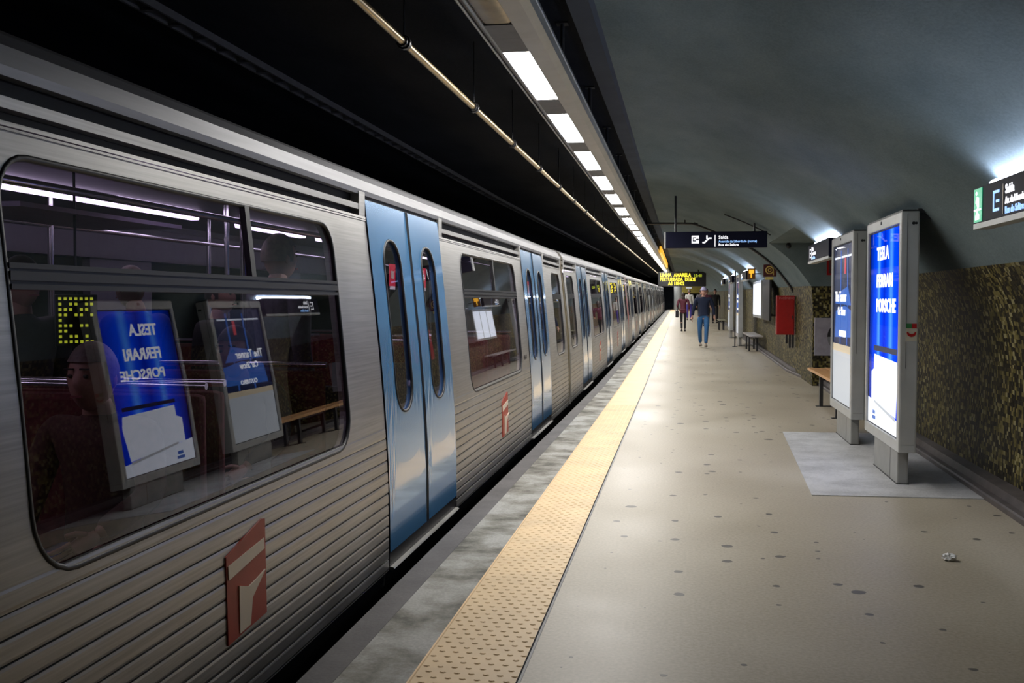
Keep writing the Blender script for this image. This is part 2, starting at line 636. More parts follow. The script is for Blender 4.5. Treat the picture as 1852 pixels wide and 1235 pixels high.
VPs = smooth_poly(VP)
WPs = smooth_poly(WP)
WPB = smooth_poly([(2.10, 1.65), (2.12, 1.44), (2.13, 1.15), (2.13, 0.8), (2.13, -0.01)])
A0, A1, APZ = 13.3, 17.0, 2.36       # side alcove between y = A0 and A1, flat soffit at APZ
up = [p for p in VPs if p[1] >= APZ - 1e-6]
up.append((1.42, APZ)) if up[-1][1] > APZ + 1e-4 else None
lo = [(1.42, APZ)] + [p for p in VPs if p[1] < APZ - 1e-3]
mb = MB()
mb.sheet(up, STN)
mb.sheet(lo, [Y0, 0, 4, 8, 12, A0])
mb.sheet(lo, [A1] + [y for y in STN if y > A1])
# alcove soffit with thickness and the two cheeks above the mosaic line
mb.add([(1.42, A0, APZ), (4.6, A0, APZ), (4.6, A1, APZ), (1.42, A1, APZ)], [(0, 1, 2, 3)])
cheek = lo + [(4.6, 1.65), (4.6, APZ)]
for y in (A0, A1):
    mb.add([(p[0], y, p[1]) for p in cheek], [tuple(range(len(cheek)))])
mb.add([(4.6, A0, 1.65), (4.6, A1, 1.65), (4.6, A1, APZ), (4.6, A0, APZ)], [(0, 1, 2, 3)])
struct(mb.build('ceiling', M_vault, fix=False))
mb = MB()
mb.sheet(WPs, [Y0, 0, 4, 8, 12, A0])
mb.sheet(WPB, [A1] + [y for y in STN if y > A1])
for y, cheek in ((A0, WPs + [(2.30, -0.01), (4.6, -0.01), (4.6, 1.65)]), (A1, WPB + [(4.6, -0.01), (4.6, 1.65)])):
    mb.add([(p[0], y, p[1]) for p in cheek], [tuple(range(len(cheek)))])
mb.add([(4.6, A0, -0.01), (4.6, A1, -0.01), (4.6, A1, 1.65), (4.6, A0, 1.65)], [(0, 1, 2, 3)])
struct(mb.build('wall_right', M_mosaic, fix=False))
# kerb along the wall
mb = MB()
kx = lambda y: 2.125 + 0.012 * (y - 8) if y < 17 else max(2.02, 2.233 - 0.07 * (y - 17))
ys = [Y0, 0, 4, 8, 12, 16, 17, 20, 24] + STN[8:]
ys = sorted(set(ys))
vs, fs = [], []
for y in ys:
    for (dx, z) in ((0.0, -0.005), (0.0, 0.035), (0.012, 0.045), (0.06, 0.045), (0.075, 0.10), (0.22, 0.115)):
        vs.append((kx(y) + dx, y, z + gz(y)))
n = 6
for j in range(len(ys) - 1):
    for i in range(n - 1):
        fs.append((j * n + i, j * n + i + 1, (j + 1) * n + i + 1, (j + 1) * n + i))
mb.add(vs, fs)
struct(mb.build('baseboard_right', M_kerb, fix=False))
# ceiling over the tracks, its lip, the far side wall, and both ends
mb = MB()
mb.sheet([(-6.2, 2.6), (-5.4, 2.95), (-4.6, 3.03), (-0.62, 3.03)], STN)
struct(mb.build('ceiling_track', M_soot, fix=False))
mb = MB()
mb.sheet([(-0.62, 3.03), (-0.62, 3.0), (-0.50, 3.0), (-0.48, 3.03)], STN, smooth=False)
struct(mb.build('trim_1', M_lip, fix=False))
mb = MB()
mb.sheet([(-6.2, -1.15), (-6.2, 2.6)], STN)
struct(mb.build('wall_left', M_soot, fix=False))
mb = MB()
for y in (Y0, Y1):
    z = gz(y)
    mb.add([(-6.2, y, -1.15 + z), (2.6, y, -1.15 + z), (2.6, y, 3.1 + z), (-6.2, y, 3.1 + z)], [(0, 1, 2, 3)])
struct(mb.build('wall_end', M_soot, fix=False))


# ================================================================ TRAIN
XS = [(-0.6, -1.575), (0.0, -1.575), (0.4, -1.577), (0.66, -1.590), (0.8, -1.598), (1.1, -1.622), (1.5, -1.662), (1.96, -1.712), (2.1, -1.73)]
XC = -2.95   # centre line


def xs(z):
    for (a, xa), (b, xb) in zip(XS, XS[1:]):
        if z <= b:
            return xa + (xb - xa) * (z - a) / (b - a)
    return XS[-1][1]


def rrect(y0, y1, z0, z1, rt, rb, n=7):
    """closed loop of (y,z), rounded; rt/rb top/bottom corner radii"""
    L = []
    for cy, cz, r, a0 in ((y1 - rb, z0 + rb, rb, -PI / 2), (y1 - rt, z1 - rt, rt, 0), (y0 + rt, z1 - rt, rt, PI / 2), (y0 + rb, z0 + rb, rb, PI)):
        for i in range(n):
            a = a0 + PI / 2 * i / (n - 1)
            L.append((cy + r * math.cos(a), cz + r * math.sin(a)))
    return L


def densify(L, d=0.12):
    out = []
    for i, p in enumerate(L):
        q = L[(i + 1) % len(L)]
        k = max(1, int(math.hypot(q[0] - p[0], q[1] - p[1]) / d))
        for t in range(k):
            out.append((p[0] + (q[0] - p[0]) * t / k, p[1] + (q[1] - p[1]) * t / k))
    return out


def holed(mb, y0, y1, z0, z1, loop, off=0.0, mi=0, jamb=0.05, rings=4):
    """side panel with one rounded hole: rings bridge the hole to the outer rectangle; a jamb goes inwards"""
    loop = densify(loop)
    cy = (min(p[0] for p in loop) + max(p[0] for p in loop)) / 2
    cz = (min(p[1] for p in loop) + max(p[1] for p in loop)) / 2
    ylo, yhi = min(p[0] for p in loop), max(p[0] for p in loop)
    zlo, zhi = min(p[1] for p in loop), max(p[1] for p in loop)
    outer = []
    for p in loop:
        # map hole bbox to the rectangle boundary
        u = (p[0] - cy) / ((yhi - ylo) / 2)
        v = (p[1] - cz) / ((zhi - zlo) / 2)
        m = max(abs(u), abs(v))
        u, v = u / m, v / m
        outer.append(((y0 + y1) / 2 + u * (y1 - y0) / 2, (z0 + z1) / 2 + v * (z1 - z0) / 2))
    # push nearest samples exactly into the corners
    for c in ((y0, z0), (y1, z0), (y1, z1), (y0, z1)):
        k = min(range(len(outer)), key=lambda i: (outer[i][0] - c[0]) ** 2 + (outer[i][1] - c[1]) ** 2)
        outer[k] = c
    n = len(loop)
    R = []
    for r in range(rings + 1):
        t = r / rings
        R.append([(a[0] + (b[0] - a[0]) * t, a[1] + (b[1] - a[1]) * t) for a, b in zip(loop, outer)])
    vs = [(xs(p[1]) + off, p[0], p[1]) for ring in R for p in ring]
    fs = []
    for r in range(rings):
        for i in range(n):
            fs.append((r * n + i, r * n + (i + 1) % n, (r + 1) * n + (i + 1) % n, (r + 1) * n + i))
    mb.add(vs, fs, mi, False)
    vs = [(xs(p[1]) + off, p[0], p[1]) for p in loop] + [(xs(p[1]) + off - jamb, p[0], p[1]) for p in loop]
    mb.add(vs, [(i, (i + 1) % n, n + (i + 1) % n, n + i) for i in range(n)], mi)


def strip(mb, y0, y1, zs, off=0.0, mi=0, smooth=False):
    vs = []
    for z in zs:
        vs += [(xs(z) + off, y0, z), (xs(z) + off, y1, z)]
    mb.add(vs, [(2 * i, 2 * i + 1, 2 * i + 3, 2 * i + 2) for i in range(len(zs) - 1)], mi, smooth)


def pane(mb, loop, off, mi=0, rows=10):
    """curved glass filling a rounded loop: horizontal slices"""
    zlo, zhi = min(p[1] for p in loop), max(p[1] for p in loop)

    def span(z):
        ysx = []
        for i, p in enumerate(loop):
            q = loop[(i + 1) % len(loop)]
            if (p[1] - z) * (q[1] - z) <= 0 and p[1] != q[1]:
                ysx.append(p[0] + (q[0] - p[0]) * (z - p[1]) / (q[1] - p[1]))
        return (min(ysx), max(ysx)) if ysx else None
    vs, fs = [], []
    zz = [zlo + 0.002, zlo + .01, zlo + .03, zlo + .07, zlo + .13] + frange(zlo + 0.2, zhi - 0.17, rows) + [zhi - .11, zhi - .06, zhi - .025, zhi - .008, zhi - 0.002]
    for z in zz:
        a, b = span(z)
        vs += [(xs(z) + off, a, z), (xs(z) + off, b, z)]
    for i in range(len(zz) - 1):
        fs.append((2 * i, 2 * i + 1, 2 * i + 3, 2 * i + 2))
    mb.add(vs, fs, mi, True)


def frame_tube(mb, loop, off, r=0.014, mi=0):
    L = densify(loop, 0.3)
    L.append(L[0])
    mb.tube([(xs(p[1]) + off, p[0], p[1]) for p in L], r, 6, mi, caps=False)


LEN, E0, E1 = 16.2, 0.16, 16.04
DOORS = (2.78, 8.05, 13.32)
DH = 0.83
WINS = [(0.42, 1.32), (4.24, 6.66), (9.50, 12.0), (14.88, 15.76)]
ZW0, ZW1 = 0.69, 1.775
SECT = [(E0, DOORS[0] - DH), (DOORS[0] + DH, DOORS[1] - DH), (DOORS[1] + DH, DOORS[2] - DH), (DOORS[2] + DH, E1)]


def make_carriage():
    mb = MB()
    # lower ribbed side, belt, window band and vent rails on the platform side
    rib = 0.0604
    for (a, b) in SECT:
        z = -0.07
        prof = []
        k = 0
        while z < 0.655:
            prof += [(0.0, z), (0.002, z + 0.008), (0.002, z + rib - 0.014), (0.0, z + rib - 0.006), (-0.006, z + rib - 0.0055), (-0.006, z + rib - 0.0005)]
            z += rib
            k += 1
        vs = []
        for (d, z) in prof:
            vs += [(xs(z) + d, a, z), (xs(z) + d, b, z)]
        mb.add(vs, [(2 * i, 2 * i + 1, 2 * i + 3, 2 * i + 2) for i in range(len(prof) - 1) if i % 6 != 4], 0)
        mb.add(vs, [(2 * i, 2 * i + 1, 2 * i + 3, 2 * i + 2) for i in range(len(prof) - 1) if i % 6 == 4], 1)
        mb.box(-1.64, xs(-.07), a, b, -0.075, -0.068, 0)
    for (a, b), (w0, w1) in zip(SECT, WINS):
        holed(mb, a, b, 0.652, 1.835, rrect(w0, w1, ZW0, ZW1, 0.13, 0.17), 0.0, 0)
        # vent zone: thin rail, recess, rail, recess
        strip(mb, a, b, [1.835, 1.842], 0.004)
        strip(mb, a, b, [1.842, 1.846], -0.01, 1)
        strip(mb, a, b, [1.846, 1.858], 0.004)
        strip(mb, a, b, [1.858, 1.985], -0.04, 1)
        for e0, e1 in ((a, a + 0.10), (b - 0.10, b)):
            vsb = []
            mb.box(xs(1.92) - 0.04, xs(1.92) + 0.008, e0, e1, 1.856, 1.99, 0)
        mb.box(xs(1.9) - 0.04, xs(1.9) + 0.004, a, b, 1.892, 1.922, 0)
    # roof cove and roof, far side wall, ends
    roof = [(-1.742, 1.975), (-1.705, 1.975), (-1.70, 2.0), (-1.706, 2.035), (-1.722, 2.038), (-1.726, 2.06), (-1.76, 2.10), (-1.84, 2.14), (-2.0, 2.175), (-2.3, 2.21), (-2.95, 2.23),
            (-3.6, 2.21), (-3.95, 2.16), (-4.15, 2.08), (-4.2, 1.975)]
    vs = []
    for p in roof:
        vs += [(p[0], E0, p[1]), (p[0], E1, p[1])]
    mb.add(vs, [(2 * i, 2 * i + 1, 2 * i + 3, 2 * i + 2) for i in range(len(roof) - 1)], 2, False)
    for y in (E0, E1):
        pr = roof + [(-4.32, 0.6), (-4.32, -0.1), (-1.58, -0.1), (-1.575, 0.4), (xs(1.0), 1.0)]
        mb.add([(p[0], y, p[1]) for p in pr], [tuple(range(len(pr)))], 0)
    # far side: lower wall, upper wall, pillars between its windows
    mb.box(-4.33, -4.28, E0, E1, -0.1, 0.72, 3)
    mb.box(-4.30, -4.22, E0, E1, 1.72, 2.0, 3)
    ys_ = [E0] + [v for w in WINS for v in w] + [E1]
    edges = [(ys_[0], ys_[1]), (ys_[2], DOORS[0] - .6), (DOORS[0] + .6, ys_[3]), (ys_[4], DOORS[1] - .6), (DOORS[1] + .6, ys_[5]), (ys_[6], DOORS[2] - .6), (DOORS[2] + .6, ys_[7]), (ys_[8], ys_[9])]
    for a, b in edges:
        mb.box(-4.31, -4.25, a, b, 0.7, 1.75, 3)
    # door surrounds, header and floor of the vestibules
    for d in DOORS:
        for y in (d - DH, d + DH):
            mb.box(-1.75, xs(1.96) + 0.0, y - 0.012, y + 0.012, -0.02, 1.98, 1)
        mb.box(-1.80, -1.72, d - DH, d + DH, 1.955, 1.985, 1)
    # interior floor and ceiling
    mb.box(-4.3, -1.60, E0, E1, -0.06, -0.02, 4)
    mb.box(-4.2, -1.80, E0, E1, 2.02, 2.06, 5)
    # inner lining under the windows
    for (a, b) in SECT:
        mb.box(-1.70, -1.66, a, b, -0.02, 0.66, 3)
    # underframe
    mb.box(-4.1, -1.66, E0, E1, -0.45, -0.1, 6)
    mb.box(-1.70, -1.60, E0 + .1, E1 - .1, -0.16, -0.085, 6)
    for yb in (2.6, 13.4):
        mb.box(-3.9, -1.9, yb - 1.3, yb + 1.3, -1.0, -0.45, 6)
    body = mb.build('carriage', [M_metal, M_black, M_roof, M_interior, M_intdark, M_interior, M_under], fix=False)

    # windows: gasket, glass, transom
    for k, (w0, w1) in enumerate(WINS):
        loop = rrect(w0, w1, ZW0, ZW1, 0.13, 0.17)
        m = MB()
        pane(m, loop, -0.012)
        p = m.build('window', M_glass, body, fix=False)
        m = MB()
        frame_tube(m, loop, -0.006, 0.011)
        zt = 1.465
        y0i, y1i = w0 + 0.006, w1 - 0.006
        for dz, hh in ((0.026, 0.007), (0.0, 0.012), (-0.028, 0.007)):
            z = zt + dz
            m.box(xs(z) - 0.02, xs(z) + 0.006, y0i, y1i, z - hh, z + hh, 0)
        m.box(xs(zt) - 0.018, xs(zt) - 0.002, y0i, y1i, zt - 0.03, zt + 0.03, 0)
        if w1 - w0 > 1.5:
            ym = (w0 + w1) / 2 + 0.25 * (1 if k == 1 else 0.4)
            vs = []
            za, zb = zt + 0.02, ZW1
            for (yy, zz, dx) in ((ym - .02, za, .004), (ym + .02, za, .004), (ym + .02, zb, .004), (ym - .02, zb, .004),
                                 (ym - .02, za, -.02), (ym + .02, za, -.02), (ym + .02, zb, -.02), (ym - .02, zb, -.02)):
                vs.append((xs(zz) + dx, yy, zz))
            m.add(vs, [(0, 1, 2, 3), (4, 7, 6, 5), (0, 4, 5, 1), (1, 5, 6, 2), (2, 6, 7, 3), (3, 7, 4, 0)], 0)
        m.build('window_frame', M_black, body)
    # doors: two leaves each, window, sticker, sill
    for d in DOORS:
        for sgn in (-1, 1):
            a, b = (d - DH + 0.014, d - 0.012) if sgn < 0 else (d + 0.012, d + DH - 0.014)
            c = (a + b) / 2
            lw = rrect(c - 0.175, c + 0.175, 0.76, 1.755, 0.16, 0.165)
            m = MB()
            holed(m, a, b, 0.02, 1.953, lw, 0.006, 0, 0.035, 5)
            # thickness edges
            zz = frange(0.02, 1.953, 9)
            for yy in (a, b):
                vs = []
                for z in zz:
                    vs += [(xs(z) + 0.006, yy, z), (xs(z) - 0.03, yy, z)]
                m.add(vs, [(2 * i, 2 * i + 1, 2 * i + 3, 2 * i + 2) for i in range(len(zz) - 1)], 1)
            vs = [(xs(z) + o_, yy, z) for z in (0.02,) for yy in (a, b) for o_ in (0.006, -0.03)]
            m.add(vs, [(0, 1, 3, 2)], 1)
            # rubber nosing along the meeting edge
            yn = b if sgn < 0 else a
            m.tube([(xs(z) + 0.002, yn, z) for z in zz], 0.011, 6, 1)
            frame_tube(m, lw, 0.004, 0.009, 1)
            leaf = m.build('door', [M_blue, M_black], body, fix=False)
            m = MB()
            pane(m, lw, -0.006)
            m.build('door_window', M_glass, body, fix=False)
            # notice stuck behind the glass
            m = MB()
            z0, z1 = 1.49, 1.62
            y0s = c - 0.04 + (0.03 if sgn < 0 else -0.08)
            m.box(xs(1.55) - 0.022, xs(1.55) - 0.019, y0s, y0s + 0.13, z0, z1, 0)
            m.box(xs(1.55) - 0.020, xs(1.55) - 0.0175, y0s + 0.01, y0s + 0.12, z0 - 0.02, z0 + 0.0, 1)
            m.box(xs(1.55) - 0.020, xs(1.55) - 0.0175, y0s + 0.035, y0s + 0.095, z0 + 0.045, z0 + 0.09, 2)
            o = m.build('sticker', [M_pinkred, M_white, M_cream], body)
        m = MB()
        m.prism([(-1.60, -0.078), (-1.555, -0.078), (-1.548, -0.070), (-1.555, -0.062), (-1.60, -0.060)], 'y', d - DH + .02, d + DH - .02, 0)
        m.box(-1.62, -1.574, d - DH + .02, d + DH - .02, -0.06, 0.022, 1)
        m.build('door_sill', [M_metal, M_black], body)
    # transport emblem: red tag, pale band, pale letter arrow
    for yb in (5.25, 10.72):
        m = MB()
        def q(yz, e, mi):
            e += 0.002
            fr = [(xs(z) + e, y, z) for y, z in yz]
            bk = [(xs(z) + 0.0, y, z) for y, z in yz]
            n = len(yz)
            m.add(fr, [tuple(range(n))], mi)
            m.add(fr + bk, [(i, (i + 1) % n, n + (i + 1) % n, n + i) for i in range(n)], mi)
        s_ = 1.0 if yb < 8 else 0.9
        q([(yb, .185), (yb + .33 * s_, .205), (yb + .34 * s_, .565), (yb + .31 * s_, .57), (yb, .50)], 0.0065, 0)
        q([(yb + .01, .415), (yb + .32 * s_, .455), (yb + .32 * s_, .495), (yb + .01, .465)], 0.008, 1)
        q([(yb + .09, .20), (yb + .18, .205), (yb + .20, .30), (yb + .32, .375), (yb + .24, .36), (yb + .17, .35), (yb + .09, .375)], 0.009, 2)
        o = m.build('emblem', [M_logored, M_cream, M_cream], body)
        o['label'] = 'brick red emblem with a pale arrow letter'
    # fleet number beside the second leaf
    text_mesh('M518', 0.07, M_dark, 'fleet_number', body, face_plat(xs(.8) + 0.003, 12.12, 0.80), 0.001)
    # seats in facing bays, backs across the car
    for (w0, w1) in WINS[1:3]:
        for side in (-2.15, -3.75):
            for (yy, dr) in ((w0 + 0.05, 1), (w0 + 1.15, -1), (w0 + 1.3, 1), (w1 - 0.02, -1)):
                m = MB()
                m.box(side - 0.43, side + 0.43, yy if dr > 0 else yy - 0.45, yy + 0.45 if dr > 0 else yy, 0.30, 0.42, 0, 0.03)
                m.box(side - 0.43, side + 0.43, yy - 0.03, yy + 0.03, 0.36, 1.06, 0, 0.025)
                m.tube([(side - .44, yy, 1.09), (side + .44, yy, 1.09)], 0.014, 8, 2)
                m.box(side - 0.35, side + 0.35, yy + (0.1 if dr > 0 else -0.34), yy + (0.34 if dr > 0 else -0.1), -0.02, 0.31, 1)
                m.build('seat', [M_seat, M_intdark, M_rail], body)
    # handrails
    m = MB()
    for x in (-2.35, -3.5):
        m.tube([(x, E0 + .3, 1.83), (x, E1 - .3, 1.83)], 0.017, 8)
    m.build('handrail', M_rail, body)
    for d in DOORS:
        for x, y in ((-2.35, d - .95), (-2.35, d + .95), (-2.9, d), (-3.5, d - .95), (-3.5, d + .95)):
            m = MB()
            m.tube([(x, y, -0.02), (x, y, 2.02)], 0.017, 8)
            m.build('grab_pole', M_rail, body)
    # cabin strip lights
    for (a, b) in [(0.8, 2.0), (3.6, 4.9), (6.3, 8.5), (9.2, 10.5), (10.9, 12.4), (14.2, 15.4)]:
        for x in (-2.55, -3.35):
            m = MB()
            m.prism([(x - .04, 2.025), (x - .03, 1.965), (x + .03, 1.965), (x + .04, 2.025)], 'y', a, b)
            m.build('strip_light', M_intlight, body)
    # sloping route board under the ceiling
    m = MB()
    m.box(-3.1, -2.6, 5.6, 6.9, 1.78, 1.80, 0)
    m.build('ceiling_panel', simple('lilac grey panel', (0.5, 0.42, 0.58), 0.4), body)
    # dividing screens by the doors
    for d in DOORS:
        for y in (d - 1.0, d + 1.0):
            m = MB()
            m.box(-2.55, -1.72, y - 0.012, y + 0.012, -0.02, 0.95, 0)
            m.build('screen', M_intdark, body)
    return body


carriage = make_carriage()
train = empty('metro_train', (-2.95, 6.0, -1.15))
tag(train, 'silver metro train with blue doors standing along the left platform edge', 'train')
TREE = {}
for o in bpy.data.objects:
    if o.parent:
        TREE.setdefault(o.parent.name, []).append(o)
tree = lambda o: TREE.get(o.name, [])
cars = []
for k in range(6):
    c = carriage if k == 0 else copy_tree(carriage, None, tree)
    y = -2.0 + k * LEN
    c.parent = train
    if k == 0:
        c.location = (2.95, y - 6.0, 1.15)
    else:
        c.location = (2.95, y - 6.0, 1.15 + gz(y) + (SLOPE * 1.0 if k == 1 else 0))
        c.rotation_euler = (math.atan(SLOPE), 0, 0)
    cars.append(c)
# gangway bellows between carriages; the one after the second car is red
for k in range(5):
    y = -2.0 + (k + 1) * LEN
    m = MB()
    pr = [(-1.60, -0.10), (-1.585, 0.2), (-1.60, 0.9), (-1.68, 1.6), (-1.74, 2.05), (-1.86, 2.14), (-2.95, 2.2), (-4.1, 2.1), (-4.28, 1.0), (-4.28, -0.1)]
    m.prism(pr, 'y', y - 0.17, y - 0.06)
    m.prism([(p[0] - 0.06 if p[0] > -2.95 else p[0] + .06, p[1] - (0.03 if p[1] > 2 else 0)) for p in pr], 'y', y - 0.06, y + 0.06)
    m.prism(pr, 'y', y + 0.06, y + 0.17)
    o = m.build('bellows', M_red if k == 1 else simple('bronze grey bellows %d' % k, (0.14, 0.115, 0.07), 0.5), None)
    o.parent = train
    o.location = (2.95, -6.0, 1.15 + gz(y))
    if k == 1:
        o['label'] = 'red bellows between carriages'

# ================================================================ LUMINAIRES
def make_lamp(unlit=False):
    t = empty('ceiling_lamp')
    m = MB()
    L = 1.77
    prof = [(-0.99, 2.80), (-0.985, 2.735), (-0.955, 2.715), (-0.94, 2.712), (-0.94, 2.76), (-0.80, 2.76), (-0.80, 2.712), (-0.71, 2.715), (-0.675, 2.735), (-0.662, 2.775), (-0.675, 2.82), (-0.74, 2.85), (-0.93, 2.85)]
    m.prism(prof, 'y', 0, L, 0, False)
    for a, b in ((0, 0.26), (L - 0.26, L)):
        m.box(-0.94, -0.80, a, b, 2.711, 2.765, 2)
    m.tube([(-0.668, 0, 2.775), (-0.668, L, 2.775)], 0.009, 6, 1)
    m.tube([(-0.988, 0, 2.725), (-0.988, L, 2.725)], 0.007, 6, 1)
    m.build('lamp_housing', [M_housing, M_alu, M_endplate], t)
    m = MB()
    lp = [(-0.938, 2.722), (-0.925, 2.716), (-0.87, 2.7135), (-0.815, 2.716), (-0.802, 2.722)]
    if unlit:
        vs = [(p[0], y, p[1]) for y in (0.27, L - 0.27) for p in lp]
        m.add(vs, [(i, i + 1, 6 + i, 5 + i) for i in range(4)], 0, True)
        m.build('diffuser', M_lensoff, t)
    else:
        vs = [(p[0], y, p[1]) for y in (0.26, L - 0.26) for p in lp]
        m.add(vs, [(i, i + 1, 6 + i, 5 + i) for i in range(4)], 0, True)
        m.build('diffuser', M_lens, t)
    m = MB()
    m.tube([(-0.70, 0.9, 2.84), (-0.70, 0.9, 3.03)], 0.012, 8)
    m.box(-0.735, -0.665, 0.865, 0.935, 3.02, 3.03, 0)
    m.build('rod', M_dark, t)
    return t


lamp = make_lamp()
off = make_lamp(True)
off.location = (0, 3.46 - 0.26, 0)
tag(off, 'unlit amber luminaire at the top edge, first in the hanging row', 'lamp', None)
names = {0: 'nearest and largest lit white luminaire of the hanging row', 1: 'second lit luminaire of the row, just beyond the largest one',
         2: 'third lit luminaire counted from the near end of the row', 3: 'fourth lit luminaire counted from the near end of the row',
         4: 'fifth lit luminaire counted from the near end of the row', 5: 'sixth lit luminaire counted from the near end of the row'}
k = 0
LT = kids(lamp)
while True:
    y = 5.23 - 0.26 + 1.77 * k
    if y > 93:
        break
    if k == 0:
        o = lamp
    else:
        o = lamp.copy()
        COL.objects.link(o)
        for ch in LT:
            c = ch.copy()
            COL.objects.link(c)
            c.parent = o
    o.location = (0, y, gz(y))
    if y > 16:
        o.rotation_euler = (math.atan(SLOPE), 0, 0)
    tag(o, names.get(k, 'small lit luminaire far along the hanging row, beyond the sixth'), 'lamp', 'lit luminaires far along the row' if k > 5 else None)
    k += 1

# ================================================================ PIPE, CABLE TRAY, CONDUITS
t = empty('hanging_pipe', (-1.30, 3, 2.62))
m = MB()
pts = [(0, y - 3, gz(y)) for y in [2.0, 4, 8, 12, 16, 30, 60, 94]]
m.tube(pts, 0.019, 10)
m.build('pipe', M_brass, t)
for y in (4.6, 6.2, 7.65, 9.1, 10.6, 12.05, 13.5, 15, 16.5, 18, 19.5, 21, 22.5, 24):
    m = MB()
    m.tube([(0, y - 3, 0.015 + gz(y)), (0, y - 3, 0.41 + gz(y))], 0.004, 6)
    m.build('hanger_rod', M_dark, t)
    m = MB()
    m.tube([(0, y - 3 - 0.04, gz(y)), (0, y - 3 + 0.04, gz(y))], 0.027, 10)
    m.tube([(0, y - 3 - 0.012, gz(y)), (0, y - 3 + 0.012, gz(y))], 0.034, 10)
    m.build('coupling', M_dark, t)
tag(t, 'thin brass coloured pipe hanging on rods left of the lamp row', 'pipe')

m = MB()
y = 3.0
for x in (-2.93, -2.83):
    m.box(x - 0.008, x + 0.008, 3, 16, 2.985, 3.03)
    m.add([(x + d, yy, zz + gz(yy)) for yy in (16, 94) for d, zz in ((-.008, 2.985), (.008, 2.985), (.008, 3.03), (-.008, 3.03))],
          [(0, 1, 5, 4), (1, 2, 6, 5), (2, 3, 7, 6), (3, 0, 4, 7)])
while y < 40:
    m.box(-2.93, -2.83, y - .02, y + .02, 2.985 + gz(y), 3.0 + gz(y))
    y += 0.3
tag(m.build('cable_ladder', simple('grey cable ladder', (0.10, 0.10, 0.105), 0.6)), 'dark ladder cable tray under the black ceiling over the train', 'cable tray')


def vault_pt(s, y, inset=0.03):
    P = VPs + WPs[1:]
    i = min(int(s), len(P) - 2)
    f = s - i
    x = P[i][0] + (P[i + 1][0] - P[i][0]) * f
    z = P[i][1] + (P[i + 1][1] - P[i][1]) * f
    dx, dz = P[i + 1][0] - P[i][0], P[i + 1][1] - P[i][1]
    l = math.hypot(dx, dz)
    nx, nz = dz / l, -dx / l
    return (x + nx * inset, y, z + nz * inset + gz(y))


nP = len(VPs) + len(WPs) - 1
t = empty('conduit', (0.5, 19.8, 2.8))
m = MB()
pts = [(-0.9, 19.8, 2.93), (0.0, 19.8, 2.92)] + [vault_pt(s, 19.8, 0.035) for s in frange(7, nP - 12, 22)]
m.tube([(p[0] - .5, p[1] - 19.8, p[2] - 2.8) for p in pts], 0.02, 8)
m.build('pipe', M_dark, t)
m = MB()
m.tube([(-0.45, 0, 0.12), (-0.45, 0, 0.23)], 0.012, 6)
m.box(-.28, -.2, -.04, .04, .09, .17)
m.build('bracket', M_dark, t)
tag(t, 'dark conduit curving down the vault just beyond the large hanging sign', 'conduit')
m = MB()
pts = [vault_pt(s, 19.95, 0.02) for s in frange(18, nP - 10, 18)]
m.tube(pts, 0.028, 8)
tag(m.build('conduit', M_black), 'thick black conduit running down the vault beside the red cabinet', 'conduit')
m = MB()
pts = [vault_pt(s, 15.6, 0.02) for s in frange(12, 19, 14)]
m.tube(pts, 0.010, 8)
tag(m.build('conduit', M_dark), 'short thin cable arc on the vault above the right end of the hanging sign', 'conduit')

# ================================================================ HANGING SIGN
t = empty('hanging_sign', (0.50, 15.3, 2.20))
m = MB()
sw, sh = 0.745, 0.122
m.box(-sw, sw, -0.06, 0.06, 0, 2 * sh, 0, 0.008)
m.build('sign_box', M_signface, t)
m = MB()
m.box(-sw - 0.02, -sw - 0.003, -0.05, 0.05, 0.0, 2 * sh, 0)
m.build('end_cap', M_alu, t)
for x, zt in ((-0.60, 0.79), (0.56, 0.37)):
    m = MB()
    m.tube([(x, 0, 2 * sh - .005), (x, 0, zt)], 0.017, 8)
    m.build('rod', M_dark, t)
F = -0.0625
# exit box icon
m = MB()
m.box(-0.36, -0.25, F - .001, F + .001, 0.07, 0.185, 0)
m.build('exit_symbol', M_signw, t)
m = MB()
m.box(-0.335, -0.29, F - .003, F, 0.098, 0.115, 0)
m.box(-0.335, -0.29, F - .003, F, 0.143, 0.16, 0)
m.box(-0.345, -0.335, F - .003, F, 0.098, 0.16, 0)
m.prism([(-0.30, .121), (-.27, .121), (-.27, .108), (-.25, .129), (-.27, .150), (-.27, .137), (-.30, .137)], 'y', F - .003, F)
m.build('exit_arrow', M_signface, t)
m = MB()   # escalator figure
m.prism([(-0.20, .07), (-0.165, .07), (-0.10, .135), (-0.065, .135), (-0.065, .155), (-0.11, .155), (-0.175, .092), (-0.20, .092)], 'y', F - .002, F)
m.ball((-0.135, F, 0.178), 0.012, 0, (1, .2, 1), 10, 6)
m.prism([(-0.145, .135), (-0.125, .135), (-0.125, .166), (-0.145, .166)], 'y', F - .002, F)
m.build('escalator_symbol', M_signw, t)
m = MB()
m.box(-0.020, -0.010, F - .002, F, 0.02, 0.19)
m.build('divider', M_signw, t)
text_mesh('Saída', 0.070, M_signw, 'lettering', t, face_cam(0.035, F - .001, 0.135), bold=0.001)
text_mesh('Avenida da Liberdade (norte)', 0.048, M_signb, 'lettering', t, face_cam(0.035, F - .001, 0.080), sx=0.98, bold=0.0008)
text_mesh('Rua do Salitre', 0.052, M_signw, 'lettering', t, face_cam(0.035, F - .001, 0.030), bold=0.0008)
tag(t, 'wide navy sign hanging over the middle of the platform with white exit lettering', 'sign')

